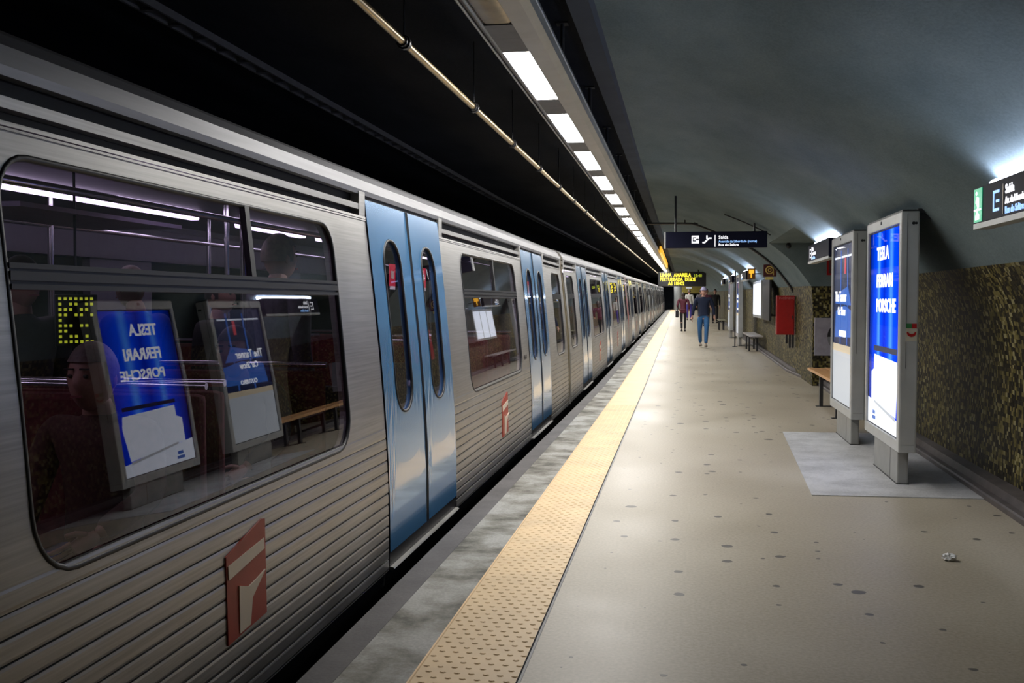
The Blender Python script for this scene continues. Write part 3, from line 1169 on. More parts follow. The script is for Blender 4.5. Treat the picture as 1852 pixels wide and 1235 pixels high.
# ================================================================ LED BOARD (far) AND THINGS BEHIND IT
ty = 50.0
t = empty('departure_board', (0.05, ty, 2.14))
m = MB()
m.box(-1.22, 1.12, -0.1, 0.1, 0, 0.72, 0, 0.01)
m.build('case', M_ledbox, t)
for x in (-0.9, 0.75):
    m = MB()
    m.tube([(x, 0, .71), (x, 0, 1.15)], 0.03, 8)
    m.build('rod', M_dark, t)
text_mesh('LINHA  AMARELA', 0.26, M_led, 'lettering', t, face_cam(-1.12, -0.105, 0.47), sx=0.74, bold=0.006)
text_mesh('PERTURBADA  DESDE', 0.25, M_led, 'lettering', t, face_cam(-1.12, -0.105, 0.26), sx=0.72, bold=0.006)
text_mesh('AS 18H02', 0.24, M_led, 'lettering', t, face_cam(-0.72, -0.105, 0.06), sx=0.8, bold=0.006)
text_mesh('18:40', 0.20, M_ledgreen, 'clock_digits', t, face_cam(0.52, -0.105, 0.46), sx=0.9, bold=0.003)
tag(t, 'black display board hanging far down the platform with yellow dot lettering', 'display board')
t = empty('departure_board', (0.75, 72, 1.98))
m = MB()
m.box(-0.75, 0.6, -0.08, 0.08, 0, 0.5, 0, 0.01)
m.build('case', simple('olive lit sheet', (0.25, 0.2, 0.03), 0.5), t)
m = MB()
m.box(-0.45, -0.05, -0.085, -0.081, 0.34, 0.42)
m.build('lettering', M_pgrey, t)
tag(t, 'small olive yellow board at the far end of the platform above the walkers', 'display board')
# amber strip on the lamp row far away
m = MB()
m.box(-0.64, -0.58, 29, 42, 2.80, 2.98)
tag(m.build('amber_panel', M_orange), 'long amber sheet glowing beside the far lamps', 'panel')

# ================================================================ WALL SIGNS WITH TUBES ABOVE
def wall_sign(y0, y1, z, near, label, x=1.66):
    t = empty('exit_sign', (x, (y0 + y1) / 2, z + gz(y0)))
    h = (y1 - y0) / 2
    H = 0.215
    m = MB()
    m.prism([(-.03, 0.02), (-.03, H), (.05, H), (.05, 0.0), (-.02, 0.0)], 'y', -h, h)
    m.build('sign_box', M_signface, t)
    m = MB()
    m.box(-.032, 0.05, -h, h, -0.014, 0.016)
    m.build('bottom_rail', M_alu, t)
    m = MB()
    m.tube([(0.055, -h + .05, H + 0.022), (0.055, h - .05, H + 0.022)], 0.022, 10)
    m.build('tube', M_tube, t)
    m = MB()
    for yy in (-h * .6, h * .6):
        m.tube([(0.05, yy, 0.12), (0.20 if near else 0.16, yy, 0.14)], 0.01, 6)
    m.build('bracket', M_dark, t)
    if near == 1:
        m = MB()
        m.box(-.034, -.031, h - .16, h - .012, 0.022, H - .006)
        m.build('emergency_panel', M_signg, t)
        m = MB()
        # running figure and arrow
        m.prism([(h - .11, .155), (h - .07, .165), (h - .05, .13), (h - .075, .12), (h - .085, .10), (h - .06, .085), (h - .07, .07), (h - .11, .105)], 'x', -.037, -.034)
        m.ball((-.036, h - .065, .182), 0.012, 0, (.3, 1, 1), 8, 6)
        m.box(-.037, -.034, h - .15, h - .02, .085, .095)
        m.prism([(h - .12, .035), (h - .05, .035), (h - .05, .06), (h - .085, .078), (h - .12, .06)], 'x', -.037, -.034)
        m.build('running_figure', M_signw, t)
        oy = h - .16
    else:
        oy = h
    for (a, b, c, d) in ((oy - .30, oy - .20, 0.055, .07), (oy - .30, oy - .20, 0.15, .165), (oy - .215, oy - .20, .055, .165), (oy - .30, oy - .25, .10, .115)):
        m = MB()
        if a == oy - .30 and c == 0.055:
            mm = MB()
            for (a2, b2, c2, d2) in ((oy - .30, oy - .20, 0.055, .07), (oy - .30, oy - .20, 0.15, .165), (oy - .215, oy - .20, .055, .165), (oy - .30, oy - .25, .10, .115)):
                mm.box(-.034, -.031, a2, b2, c2, d2)
            mm.build('exit_symbol', M_signb if near else M_signw, t)
    m = MB()
    m.box(-.034, -.031, oy - .37, oy - .36, 0.03, .185)
    m.build('divider', M_cream if near else M_signw, t)
    text_mesh('Saída', 0.066, M_signw, 'lettering', t, face_track(-.032, oy - .40, 0.132), bold=0.001)
    text_mesh('Av. da Liberdade', 0.050, M_signw, 'lettering', t, face_track(-.032, oy - .40, 0.080), bold=0.001)
    text_mesh('Rua do Salitre', 0.050, M_signb, 'lettering', t, face_track(-.032, oy - .40, 0.030), bold=0.001)
    tag(t, label, 'sign')
    return t


wall_sign(3.9, 6.03, 1.82, 1, 'navy exit sign with green emergency panel under a bright tube, right edge')
wall_sign(11.35, 13.15, 1.885, 0, 'navy exit sign behind the farther advertising panel, tube glowing above it', 1.61)
for y, lb in ((24.6, 'bright tube sign on the vault just beyond the orange sign'), (31.5, 'bright tube sign on the vault above the far pair of panels'),
              (38.0, 'far bright tube sign beyond the far pair of panels')):
    wall_sign(y, y + 2.2, 1.86, 0, lb, 1.55)

# ================================================================ ADVERTISING PANELS
def ad_panel(y0, y1, design, label, x0=1.605, x1=1.735, bracket=False):
    z = gz(y0)
    t = empty('advertising_panel', ((x0 + x1) / 2, (y0 + y1) / 2, z))
    hx, hy = (x1 - x0) / 2, (y1 - y0) / 2
    Z0, Z1 = 0.265, 2.07
    fw = 0.085
    m = MB()
    # frame as four bevelled members
    m.box(-hx, hx, -hy, -hy + fw, Z0, Z1, 0, 0.012)
    m.box(-hx, hx, hy - fw * .6, hy, Z0, Z1, 0, 0.012)
    m.box(-hx + .001, hx - .001, -hy + .03, hy - .02, Z0 + .001, Z0 + fw, 0, 0.006)
    m.box(-hx + .001, hx - .001, -hy + .03, hy - .02, Z1 - fw, Z1 - .001, 0, 0.006)
    m.box(-hx + .01, hx - .01, -hy + .012, hy - .012, Z1 - .001, Z1 + .012, 1)
    m.build('frame', [M_alu, M_dark], t)
    m = MB()
    m.box(-hx * .55, hx * .75, -hy + .02, hy - .02, Z0 + .02, Z1 - .02)
    m.box(-hx + .02, hx - .02, -hy - .002, -hy + .004, Z0 + .06, Z0 + .064)
    m.build('inner_box', M_steel, t)
    # gasket line round the sheet
    m = MB()
    a, b, c, d = -hy + fw, hy - fw * .6, Z0 + fw, Z1 - fw
    for q in ((a, a + .008, c, d), (b - .008, b, c, d), (a, b, c, c + .008), (a, b, d - .008, d)):
        m.box(-hx * .72, -hx * .55, *q)
    m.build('gasket', M_black, t)
    X = -hx * .62
    def pan(ya, yb, za, zb, mat, nm='poster', e=0.0, cuts=None):
        m = MB()
        m.box(X - e - .002, X - e, ya, yb, za, zb)
        return m.build(nm, mat, t)
    a += .01; b -= .01; c += .01; d -= .01
    if design == 0:
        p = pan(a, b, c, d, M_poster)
        for i, (s, zz, tx) in enumerate(((0.150, 1.745, 'TESLA'), (0.150, 1.52, 'FERRARI'), (0.150, 1.315, 'PORSCHE'))):
            text_mesh(tx, s, M_pw2, 'lettering', p, face_track(X - .004, b - .30, zz), sx=1.18, bold=0.004)
        # dark bar, white device outline, white lower sheet
        m = MB(); m.box(X - .005, X - .003, a + .10, b - .22, 0.985, 1.03); m.build('bar', M_pdark, p)
        m = MB()
        m.prism([(a + .12, .50), (a + .06, .80), (a + .09, .93), (b - .25, .955), (b - .24, .83), (b - .14, .80), (b - .14, .56)], 'x', X - .006, X - .003)
        m.build('drawing', M_pw, p)
        m = MB(); m.prism([(a + .12, .47), (a + .12, .495), (b - .28, .565), (b - .28, .545)], 'x', X - .0085, X - .0065); m.build('bar', M_pgrey, p)
        m = MB(); m.prism([(a, c), (a, .475), (b, .57), (b, c)], 'x', X - .0055, X - .0025); m.build('lower_sheet', M_pw, p)
        m = MB(); m.box(X - .008, X - .0065, b - .32, b - .22, .445, .475); m.box(X - .008, X - .0065, b - .34, b - .20, .40, .43); m.build('small_print', M_pmid, p)
    else:
        p = pan(a, b, c, d, M_pdark)
        m = MB(); m.box(X - .004, X - .0025, a, b, c, .88); m.build('lower_sheet', M_pgrey, p)
        m = MB(); m.box(X - .004, X - .0025, a, b, .88, .955); m.build('band', M_psand, p)
        m = MB(); m.prism([(a + .02, 1.05), (a + .02, 1.30), (a + .5, 1.36), (b - .15, 1.30), (b - .1, 1.02)], 'x', X - .004, X - .0025); m.build('drawing', M_pmid, p)
        m = MB(); m.prism([(a + .1, 1.36), (a + .3, 1.55), (a + .8, 1.50), (b - .1, 1.38)], 'x', X - .004, X - .0025); m.build('drawing', M_pdark if design == 2 else M_pmid, p)
        m = MB(); m.box(X - .004, X - .0025, a + .45, a + .52, 1.68, 1.84); m.build('mark', M_pred, p)
        m = MB(); m.box(X - .004, X - .0025, a + .1, b - .05, 1.845, 1.865); m.build('header', M_pw, p)
        text_mesh('The Tanner', 0.15, M_pw2, 'lettering', p, face_track(X - .006, b - .12, 1.40), bold=0.002)
        text_mesh('Car Show', 0.12, M_pw2, 'lettering', p, face_track(X - .006, b - .30, 1.26), bold=0.002)
        text_mesh('OUTUBRO', 0.09, M_pw2, 'lettering', p, face_track(X - .006, b - .40, 1.04), bold=0.002)
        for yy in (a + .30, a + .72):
            m = MB(); m.box(X - .0052, X - .0041, yy, yy + .04, .96, d - .05); m.build('tube_glow', M_pmid, p)  # pale strips imitate the glow of tubes behind the sheet
    m = MB()
    m.add([(-hx * .80, yy, zz) for yy, zz in ((-hy + fw, Z0 + fw), (hy - fw * .6, Z0 + fw), (hy - fw * .6, Z1 - fw), (-hy + fw, Z1 - fw))], [(0, 1, 2, 3)])
    m.build('cover_glass', M_clear, t)
    # plinth
    m = MB()
    m.box(-hx * .62, hx * .62, -hy + .14, hy - .33, 0.0, Z0 + .005, 0, 0.012)
    m.box(-hx * .64, -hx * .6, -hy + .40, -hy + .405, 0.01, Z0, 1)
    m.box(-hx * .70, hx * .70, -hy + .13, hy - .32, 0.0, 0.012, 1)
    m.build('plinth', [M_steel, M_black], t)
    # lock and cover strip on the near end
    m = MB()
    m.tube([(0.02, -hy - .006, Z1 - .09), (0.02, -hy + .01, Z1 - .09)], 0.012, 10)
    m.tube([(0.038, -hy - .005, Z1 - .09), (0.038, -hy + .01, Z1 - .09)], 0.010, 10)
    m.build('lock', M_black, t)
    m = MB()
    m.box(-hx * .35, -hx * .31, -hy - .002, -hy + .01, .9, Z1 - .02)
    m.build('seam', M_dark, t)
    m = MB(); m.box(-hx - .003, -hx + .002, 0.05, 0.09, Z1 - .045, Z1 - .02); m.build('latch', M_black, t)
    if bracket:
        m = MB()
        m.box(hx - .01, 0.42, -hy + .02, -hy + .07, Z1 - .012, Z1 + .018)
        m.box(hx - .01, 0.42, -hy + .05, -hy + .055, Z1 - .06, Z1 - .012)
        m.build('wall_bracket', M_dark, t)
        m = MB()
        zc = 1.18
        m.box(-.02, .052, -hy - .0035, -hy - .001, zc + .02, zc + .055, 0)
        m.box(.018, .052, -hy - .0045, -hy - .003, zc + .02, zc + .055, 1)
        m.box(-.024, .056, -hy - .003, -hy - .001, zc - .075, zc + .02, 2)
        arc = [(0.016 + 0.034 * math.cos(a_), zc - .01 + 0.034 * math.sin(a_)) for a_ in frange(PI, 2 * PI, 9)] + [(0.016 + 0.024 * math.cos(a_), zc - .004 + 0.018 * math.sin(a_)) for a_ in frange(2 * PI, PI, 9)]
        m.prism(arc, 'y', -hy - .005, -hy - .003, 3)
        o = m.build('sticker', [simple('green sticker', (0.03, 0.18, 0.05), 0.5), M_red, simple('cream sticker', (0.5, 0.46, 0.36), 0.5), M_red], t)
        o['label'] = 'green and red sticker with a red smile'
    tag(t, label, 'advertising panel')
    return t


ad_panel(7.80, 9.20, 0, 'nearest aluminium advertising panel with bright blue backlit poster, on the pale patch', bracket=True)
ad_panel(9.93, 11.30, 1, 'aluminium advertising panel with dark blue and white poster, behind the nearest panel')
ad_panel(29.3, 30.7, 1, 'white sided advertising panel beside the far grey bench')
ad_panel(34.6, 36.0, 2, 'far advertising panel just beyond the one beside the far bench')
t = empty('post', (1.57, 30.9, gz(30.9)))
m = MB()
m.tube([(0, 0, 0), (0, 0, 2.15)], 0.018, 10)
m.build('pole', M_dark, t)
m = MB()
m.box(-.07, .07, -.07, .07, 0, .02)
m.build('foot_plate', M_dark, t)
t.location = (1.50, 29.0, gz(29.0))
tag(t, 'thin dark post standing beside the far white sided panel', 'post')

# ================================================================ BENCHES
def bench(x0, x1, y0, y1, mat, label, seat=0.44):
    t = empty('bench', ((x0 + x1) / 2, (y0 + y1) / 2, gz(y0)))
    hx, hy = (x1 - x0) / 2, (y1 - y0) / 2
    n = max(4, int((y1 - y0) / 0.55))
    L = (y1 - y0) / n
    for i in range(n):
        m = MB()
        ya = -hy + i * L
        for j in range(4):
            xa = -hx + j * (2 * hx / 4)
            m.box(xa, xa + 2 * hx / 4 - .004, ya + .006, ya + L - .006, seat - .03, seat + (0.006 if j in (0, 3) else 0.0), 0, 0.004)
        m.build('seat_slats', mat, t)
    m = MB()
    m.box(-.05, .05, -hy + .03, hy - .03, seat - .07, seat - .03)
    m.build('beam', M_dark, t)
    for yy in (-hy + .9, hy - 1.15):
        for xx in (-hx * .75, hx * .45):
            m = MB()
            m.box(xx - .022, xx + .022, yy - .03, yy + .03, 0, seat - .03)
            m.build('leg', M_dark, t)
        m = MB()
        m.box(-hx * 1.15, hx * .9, yy - .05, yy + .05, 0, .008)
        m.build('foot_plate', M_dark, t)
        m = MB()
        m.box(-hx * .8, hx * .6, yy - .025, yy + .025, seat - .09, seat - .03)
        m.build('crossbar', M_dark, t)
    tag(t, label, 'bench')
    return t


bench(1.80, 2.13, 11.45, 14.9, M_wood, 'orange wooden slatted bench partly hidden behind the two near panels')
bench(1.72, 2.05, 26.0, 29.2, simple('pale worn wood', (0.45, 0.42, 0.40), 0.4), 'pale grey bench against the wall beyond the red cabinet')
bench(1.50, 1.80, 41.0, 44.0, simple('olive worn wood', (0.25, 0.24, 0.16), 0.5), 'far small bench beyond the far pair of panels')

# ================================================================ WALL FURNITURE
t = empty('hose_cabinet', (1.935, 19.45, 0.77))
m = MB()
m.box(-0.16, 0.17, 0, 0.20, 0, 0.74, 0, 0.008)
m.build('cabinet', M_red, t)
m = MB()
m.box(-0.135, 0.155, -0.008, 0.0, 0.02, 0.64, 0, 0.003)
m.build('door', M_red, t)
m = MB()
m.box(0.12, 0.135, -0.02, -0.006, 0.30, 0.36, 0, 0.003)
m.build('handle', M_dark, t)
text_mesh('INCÊNDIO', 0.06, simple('faded pink lettering', (0.6, 0.2, 0.2), 0.5), 'lettering', t, face_cam(-.12, -.004, 0.67))
for x, z0, z1 in ((0.02, -.17, 0.0), (0.08, -.25, 0.0), (0.135, -.25, 0.0)):
    m = MB()
    m.box(x - .012, x + .03, 0.02, 0.07, z0, z1, 0, 0.004)
    m.build('pipe', M_dark, t)
tag(t, 'red fire hose cabinet fixed to the mosaic wall', 'cabinet')

t = empty('square_sign', (1.70, 20.2, 1.885))
m = MB()
m.box(-.12, .13, -.015, .015, 0, .24, 0, .004)
m.build('plate', simple('dark red sign plate', (0.10, 0.02, 0.02), 0.4), t)
m = MB()
ring = []
for i in range(24):
    a_ = 2 * PI * i / 24
    ring.append((0.0 + .07 * math.cos(a_), -.018, .13 + .07 * math.sin(a_)))
ring.append(ring[0])
m.tube(ring, 0.012, 6)
m.box(.065, .08, -.02, -.016, .03, .17)
m.tube([(0.03 * math.cos(a_), -.018, .13 + .03 * math.sin(a_)) for a_ in frange(0, 2 * PI, 12)], 0.008, 6)
m.build('ring_symbol', simple('yellow symbol', (0.75, 0.55, 0.15), 0.4), t)
m = MB()
m.box(-.08, .07, -.012, .012, -.06, -.004)
m.build('plate', simple('yellow plate', (0.75, 0.65, 0.2), 0.4), t)
m = MB()
m.tube([(.13, 0, .12), (.24, 0, .10)], .01, 6)
m.build('bracket', M_dark, t)
tag(t, 'dark red square sign with yellow ring symbol above the red cabinet', 'sign')

t = empty('orange_sign', (1.63, 24.2, 1.93))
m = MB()
m.box(-.10, .08, -.015, .015, 0, .25, 0, .004)
m.build('plate', simple('dark orange plate', (0.25, 0.10, 0.02), 0.4), t)
m = MB()
m.box(-.07, .05, -.018, -.014, .13, .22)
m.box(-.03, .0, -.018, -.014, .03, .15)
m.build('letter', M_orange, t)
m = MB()
m.tube([(.08, 0, .12), (.22, 0, .12)], .01, 6)
m.build('bracket', M_dark, t)
tag(t, 'small orange sign projecting from the vault near the bright tube', 'sign')

# timetable cases on the wall
t = empty('notice_case', (1.88, 26.0, 0.99))
m = MB()
m.box(0, .10, -1.35, 1.35, 0, .92, 0, 0.01)
m.build('case', M_alu, t)
for i in range(3):
    m = MB()
    m.box(-.006, 0.0, -1.27 + i * .87, -.50 + i * .87, .07, .86)
    m.build('notice', M_pw, t)
for yy in (-1.0, 1.0):
    m = MB()
    m.box(.09, .235, yy - .02, yy + .02, .10, .14)
    m.build('bracket', M_dark, t)
tag(t, 'white lit notice case on the wall beyond the red cabinet', 'notice case')
m = MB()
m.box(0, .05, -.9, .9, 0, .98, 0, .01)
m.box(.04, .215, -.7, -.66, .1, .14)
m.box(.04, .215, .66, .7, .1, .14)
o = m.build('notice_board', M_black)
o.location = (1.90, 23.5, .97)
tag(o, 'black board on the wall between red cabinet and white notice case', 'board')
# wall picture in the alcove: white square with half dark half grey disc
t = empty('wall_picture', (2.585, A1, 0.51))
m = MB()
m.box(-.43, .43, -.05, -.002, 0, .62, 0, .006)
m.build('panel', simple('lilac white panel', (0.36, 0.34, 0.40), 0.4), t)
def halfdisc(a0, a1):
    return [(0.02 + .25 * math.cos(a_), .31 + .25 * math.sin(a_)) for a_ in frange(a0, a1, 17)]
m = MB()
m.prism(halfdisc(0, PI), 'y', -.054, -.05)
m.build('upper_half_disc', M_black, t)
m = MB()
m.prism(halfdisc(PI, 2 * PI), 'y', -.054, -.05)
m.build('lower_half_disc', simple('grey disc', (0.22, 0.22, 0.23), 0.4), t)
tag(t, 'white square panel with a half black disc on the alcove end wall', 'wall panel')
m = MB()
m.box(2.34, 2.62, A1 - .02, A1 - .002, 1.83, 2.12)
m.box(2.37, 2.59, A1 - .025, A1 - .02, 1.86, 2.09, 1)
tag(m.build('fire_sign', [M_red, simple('dull maroon', (0.10, 0.03, 0.03), 0.5)]), 'red framed square sign above the mosaic on the alcove end wall', 'sign')
t = empty('security_camera', (1.72, A1 - .1, 2.32))
m = MB()
m.tube([(0, 0, .045), (0, 0, 0)], .03, 10)
m.ball((0, 0, -.01), .045, 0)
m.build('dome', M_black, t)
tag(t, 'small black dome camera under the alcove soffit', 'camera')

# far end column and end clutter
m = MB()
m.tube([(-0.30, 93, gz(93)), (-0.30, 93, 3.0 + gz(93))], 0.42, 20)
tag(m.build('column', simple('pale column concrete', (0.3, 0.31, 0.3), 0.7)), 'pale round column at the far end of the platform', 'column')

m = MB()
m.tube([(1.16, 3.75, 2.495), (1.20, 3.70, 2.47), (1.30, 3.66, 2.415)], 0.008, 6)
tag(m.build('hook', M_dark), 'short dark bent rod on the vault near the upper right corner', 'rod')
# crumpled paper on the floor
bm = bmesh.new()
bmesh.ops.create_icosphere(bm, subdivisions=3, radius=0.034)
rr = random.Random(3)
for v in bm.verts:
    s_ = 1 + rr.uniform(-.30, .22)
    v.co = Vector((v.co.x * s_ * 1.1, v.co.y * s_ * 0.9, max(-.016, v.co.z * s_ * .62) + .016))
mb = MB()
mb.bm(bm, 0)
o = mb.build('paper_ball', M_paper)
o.location = (1.437, 5.66, 0.001)
tag(o, 'crumpled white paper lying on the floor at lower right', 'litter')


# ================================================================ PEOPLE
def skin(name, chains, mat, parent, sub=2, extra=None):
    """chains: list of (points, radii, parent_index) sharing vertices by key"""
    verts, edges, rad, key = [], [], [], {}
    for pts in chains:
        last = None
        for (p, r) in pts:
            k_ = tuple(round(c, 4) for c in p)
            if k_ not in key:
                key[k_] = len(verts)
                verts.append(p)
                rad.append(r)
            i = key[k_]
            if last is not None and last != i:
                edges.append((last, i))
            last = i
    me = bpy.data.meshes.new(name)
    me.from_pydata(verts, edges, [])
    ob = bpy.data.objects.new(name, me)
    COL.objects.link(ob)
    md = ob.modifiers.new('skin', 'SKIN')
    md.use_smooth_shade = True
    for i, sv in enumerate(me.skin_vertices[0].data):
        r = rad[i]
        sv.radius = r if isinstance(r, tuple) else (r, r)
        sv.use_root = (i == 0)
    md = ob.modifiers.new('sub', 'SUBSURF')
    md.levels = sub
    md.render_levels = sub
    dg = bpy.context.evaluated_depsgraph_get()
    out = bpy.data.meshes.new_from_object(ob.evaluated_get(dg))
    bpy.data.objects.remove(ob)
    if extra:
        bm = bmesh.new()
        bm.from_mesh(out)
        tmp = bpy.data.meshes.new('tmp')
        tmp.from_pydata(extra.v, [], extra.f)
        bm.from_mesh(tmp)
        bm.to_mesh(out)
        bm.free()
    for p in out.polygons:
        p.use_smooth = True
    out.materials.clear()
    out.materials.append(mat)
    for p in out.polygons:
        p.material_index = 0
    o = bpy.data.objects.new(name, out)
    COL.objects.link(o)
    o.parent = parent
    return o


def lerp(a, b, t):
    return tuple(a[i] + (b[i] - a[i]) * t for i in range(3))


def person(loc, rz, J, label, top=M_navy, legs=M_jeans, shoes=M_shoe, hair=M_hair, skinm=M_skin, scale=1.0,
           cap=None, coat=0.0, bag=None, longhair=False, top_name='sweater', legs_name='trousers', slim=1.0):
    """J: joint overrides, figure faces -y, 1.75 m tall"""
    D = dict(pel=(0, 0, .93), waist=(0, 0, 1.06), chest=(0, .01, 1.28), neck=(0, .015, 1.47), head=(0, -.01, 1.615),
             shL=(.185, .01, 1.42), elL=(.225, .03, 1.14), wrL=(.235, -.03, .88), shR=(-.185, .01, 1.42), elR=(-.225, .03, 1.14), wrR=(-.235, -.03, .88),
             hpL=(.09, 0, .90), knL=(.10, -.01, .50), anL=(.10, .02, .09), hpR=(-.09, 0, .90), knR=(-.10, -.01, .50), anR=(-.10, .02, .09))
    D.update(J)
    t = empty('person', loc, rz)
    t.scale = (scale, scale, scale)
    neck, head = Vector(D['neck']), Vector(D['head'])
    hd = MB()
    # head: deformed sphere with brow, nose, lips, chin, ears
    bm = bmesh.new()
    bmesh.ops.create_uvsphere(bm, u_segments=24, v_segments=18, radius=1.0)
    for v in bm.verts:
        x, y, z = v.co
        fx = 0.076 * (1 - 0.22 * max(0, -z) ** 1.5)
        yy = y * 0.098
        if y < 0:
            yy *= 0.93
            if z < -0.2:
                yy -= 0.010 * (1 - abs(x)) * min(1, (-z - .2) * 2)
        px, pz = x * fx, z * 0.118
        if y < -0.5 and abs(x) < 0.35:
            w = (1 - abs(x) / .35)
            yy -= w * 0.024 * math.exp(-((z + 0.10) / 0.16) ** 2)      # nose
            yy -= w * 0.007 * math.exp(-((z + 0.48) / 0.08) ** 2)      # lips
        if y < -0.4 and .2 < abs(x) < .7:
            yy += 0.010 * math.exp(-((z - 0.10) / 0.13) ** 2)          # eye sockets
        v.co = Vector((px, yy, pz)) + head
    hd.bm(bm, 0, True)
    for sx in (-1, 1):
        hd.ball((head.x + sx * .078, head.y + .012, head.z - .005), 0.028, 0, (.35, .7, 1.1), 10, 8)
    # hands: palm plus five bent fingers, baked into the same mesh
    for sd in ('L', 'R'):
        el, wr = Vector(D['el' + sd]), Vector(D['wr' + sd])
        d = (wr - el).normalized()
        side = d.orthogonal().normalized()
        fwd = Vector((0, -1, 0))
        if abs(d.dot(fwd)) > .8:
            fwd = Vector((0, 0, 1))
        fwd = (fwd - d * fwd.dot(d)).normalized()
        inn = d.cross(fwd).normalized() * (1 if sd == 'L' else -1)
        pal = [wr + d * .0, wr + d * .05, wr + d * .095]
        hd.tube(pal, [.022, .033, .030], 8)
        for i, (o_, L_) in enumerate(((.030, .070), (.010, .080), (-.010, .075), (-.030, .058))):
            b0 = wr + d * .088 + fwd * o_
            hd.tube([b0, b0 + d * L_ * .5 + inn * .006, b0 + d * L_ * .85 + inn * .022, b0 + d * L_ * .95 + inn * .035], [.0095, .009, .008, .006], 6)
        b0 = wr + d * .03 + fwd * .024
        hd.tube([b0, b0 + d * .03 + fwd * .026, b0 + d * .06 + fwd * .034 + inn * .01], [.012, .010, .008], 6)
    ch = [[(D['pel'], (.13 * slim, .095)), (D['waist'], (.12 * slim, .085)), (D['chest'], (.14 * slim, .09)), (D['neck'], .055), (tuple(neck + (head - neck) * .55), .058)]]
    for sd in 'LR':
        ch.append([(D['chest'], (.14, .09)), (D['sh' + sd], .055), (D['el' + sd], .040), (lerp(D['el' + sd], D['wr' + sd], .6), .034), (D['wr' + sd], .026)])
        ch.append([(D['pel'], (.13, .095)), (D['hp' + sd], .085), (D['kn' + sd], .055), (lerp(D['kn' + sd], D['an' + sd], .35), .053), (D['an' + sd], .036)])
    skin('body', ch, skinm, t, 2, hd)
    # eyes
    m = MB()
    for sx in (-1, 1):
        m.ball((head.x + sx * .030, head.y - .083, head.z + .012), .0105, 0, (1, .6, .7), 8, 6)
        m.box(head.x + sx * .030 - .017, head.x + sx * .030 + .017, head.y - .094, head.y - .086, head.z + .034, head.z + .040)
    m.build('eyes', M_hair, t)
    m = MB()
    m.box(head.x - .022, head.x + .022, head.y - .098, head.y - .090, head.z - .062, head.z - .055)
    m.build('mouth', simple('lips', (0.35, 0.10, 0.09), .5) if 'lips' not in MATS else MATS['lips'], t)
    # upper garment
    c2 = []
    low = [(lerp(D['pel'], D['waist'], .1), (.150 * slim, .112))]
    c2.append([(D['waist'], (.150 * slim, .112)), (D['chest'], (.168 * slim, .115)), (lerp(D['chest'], D['neck'], .88), .078), (lerp(D['chest'], D['neck'], 1.05), .064)])
    c2.append([(D['waist'], (.150 * slim, .112)), low[0]])
    if coat:
        for sgn in (1,):
            pz = D['pel']
            c2[-1].append(((pz[0], pz[1], pz[2] - coat), (.185 * slim, .15)))
    for sd in 'LR':
        c2.append([(D['chest'], (.168, .115)), (D['sh' + sd], .073), (lerp(D['sh' + sd], D['el' + sd], .5), .064), (D['el' + sd], .055), (lerp(D['el' + sd], D['wr' + sd], .95), .040)])
    skin(top_name, c2, top, t)
    # lower garment
    c3 = [[(D['pel'], (.140 * slim, .105)), (lerp(D['pel'], D['waist'], .5), (.135 * slim, .102))]]
    for sd in 'LR':
        c3.append([(D['pel'], (.140, .105)), (D['hp' + sd], .098), (lerp(D['hp' + sd], D['kn' + sd], .5), .085 * slim), (D['kn' + sd], .066 * slim), (lerp(D['kn' + sd], D['an' + sd], .5), .060 * slim), (lerp(D['kn' + sd], D['an' + sd], .98), .052 * slim)])
    skin(legs_name, c3, legs, t)
    for sd in 'LR':
        a_ = Vector(D['an' + sd])
        kn = Vector(D['kn' + sd])
        m = MB()
        bm = bmesh.new()
        bmesh.ops.create_uvsphere(bm, u_segments=14, v_segments=10, radius=1.0)
        for v in bm.verts:
            x, y, z = v.co
            zz = max(z, -.6)
            hgt = .045 if y < 0 else .06
            v.co = Vector((a_.x + x * .046, a_.y - .065 + y * .135, a_.z - .055 + zz * hgt))
        m.bm(bm, 0, True)
        m.build('shoe', shoes, t)
    # hair or cap
    m = MB()
    bm = bmesh.new()
    bmesh.ops.create_uvsphere(bm, u_segments=20, v_segments=14, radius=1.0)
    for v in list(bm.verts):
        x, y, z = v.co
        if z < (-.75 if longhair else -.35) or (y < -.35 and z < .42):
            bm.verts.remove(v)
    for v in bm.verts:
        x, y, z = v.co
        v.co = Vector((x * .087, y * .107 + .008, z * .128 + .006)) + head
    m.bm(bm, 0, True)
    if longhair:
        m.ball((head.x, head.y + .07, head.z - .12), .09, 0, (.9, .5, 1.3))
    o = m.build('hair', hair, t)
    if cap:
        m = MB()
        bm = bmesh.new()
        bmesh.ops.create_uvsphere(bm, u_segments=20, v_segments=12, radius=1.0)
        for v in list(bm.verts):
            if v.co.z < .25:
                bm.verts.remove(v)
        for v in bm.verts:
            x, y, z = v.co
            v.co = Vector((x * .095, y * .112, z * .135 + .008)) + head
        m.bm(bm, 0, True)
        m.prism([(head.x - .07, head.y - .08), (head.x + .07, head.y - .08), (head.x + .055, head.y - .165), (head.x - .055, head.y - .165)], 'z', head.z + .04, head.z + .05)
        m.build('cap', cap, t)
    if bag:
        m = MB()
        m.box(.20, .34, -.16, .20, .62, .92, 0, .03)
        m.tube([(.26, -.12, .9), (.20, -.03, 1.44), (.24, .14, .9)], .012, 6)
        m.build('handbag', bag, t)
    tag(t, label, 'person')
    return t


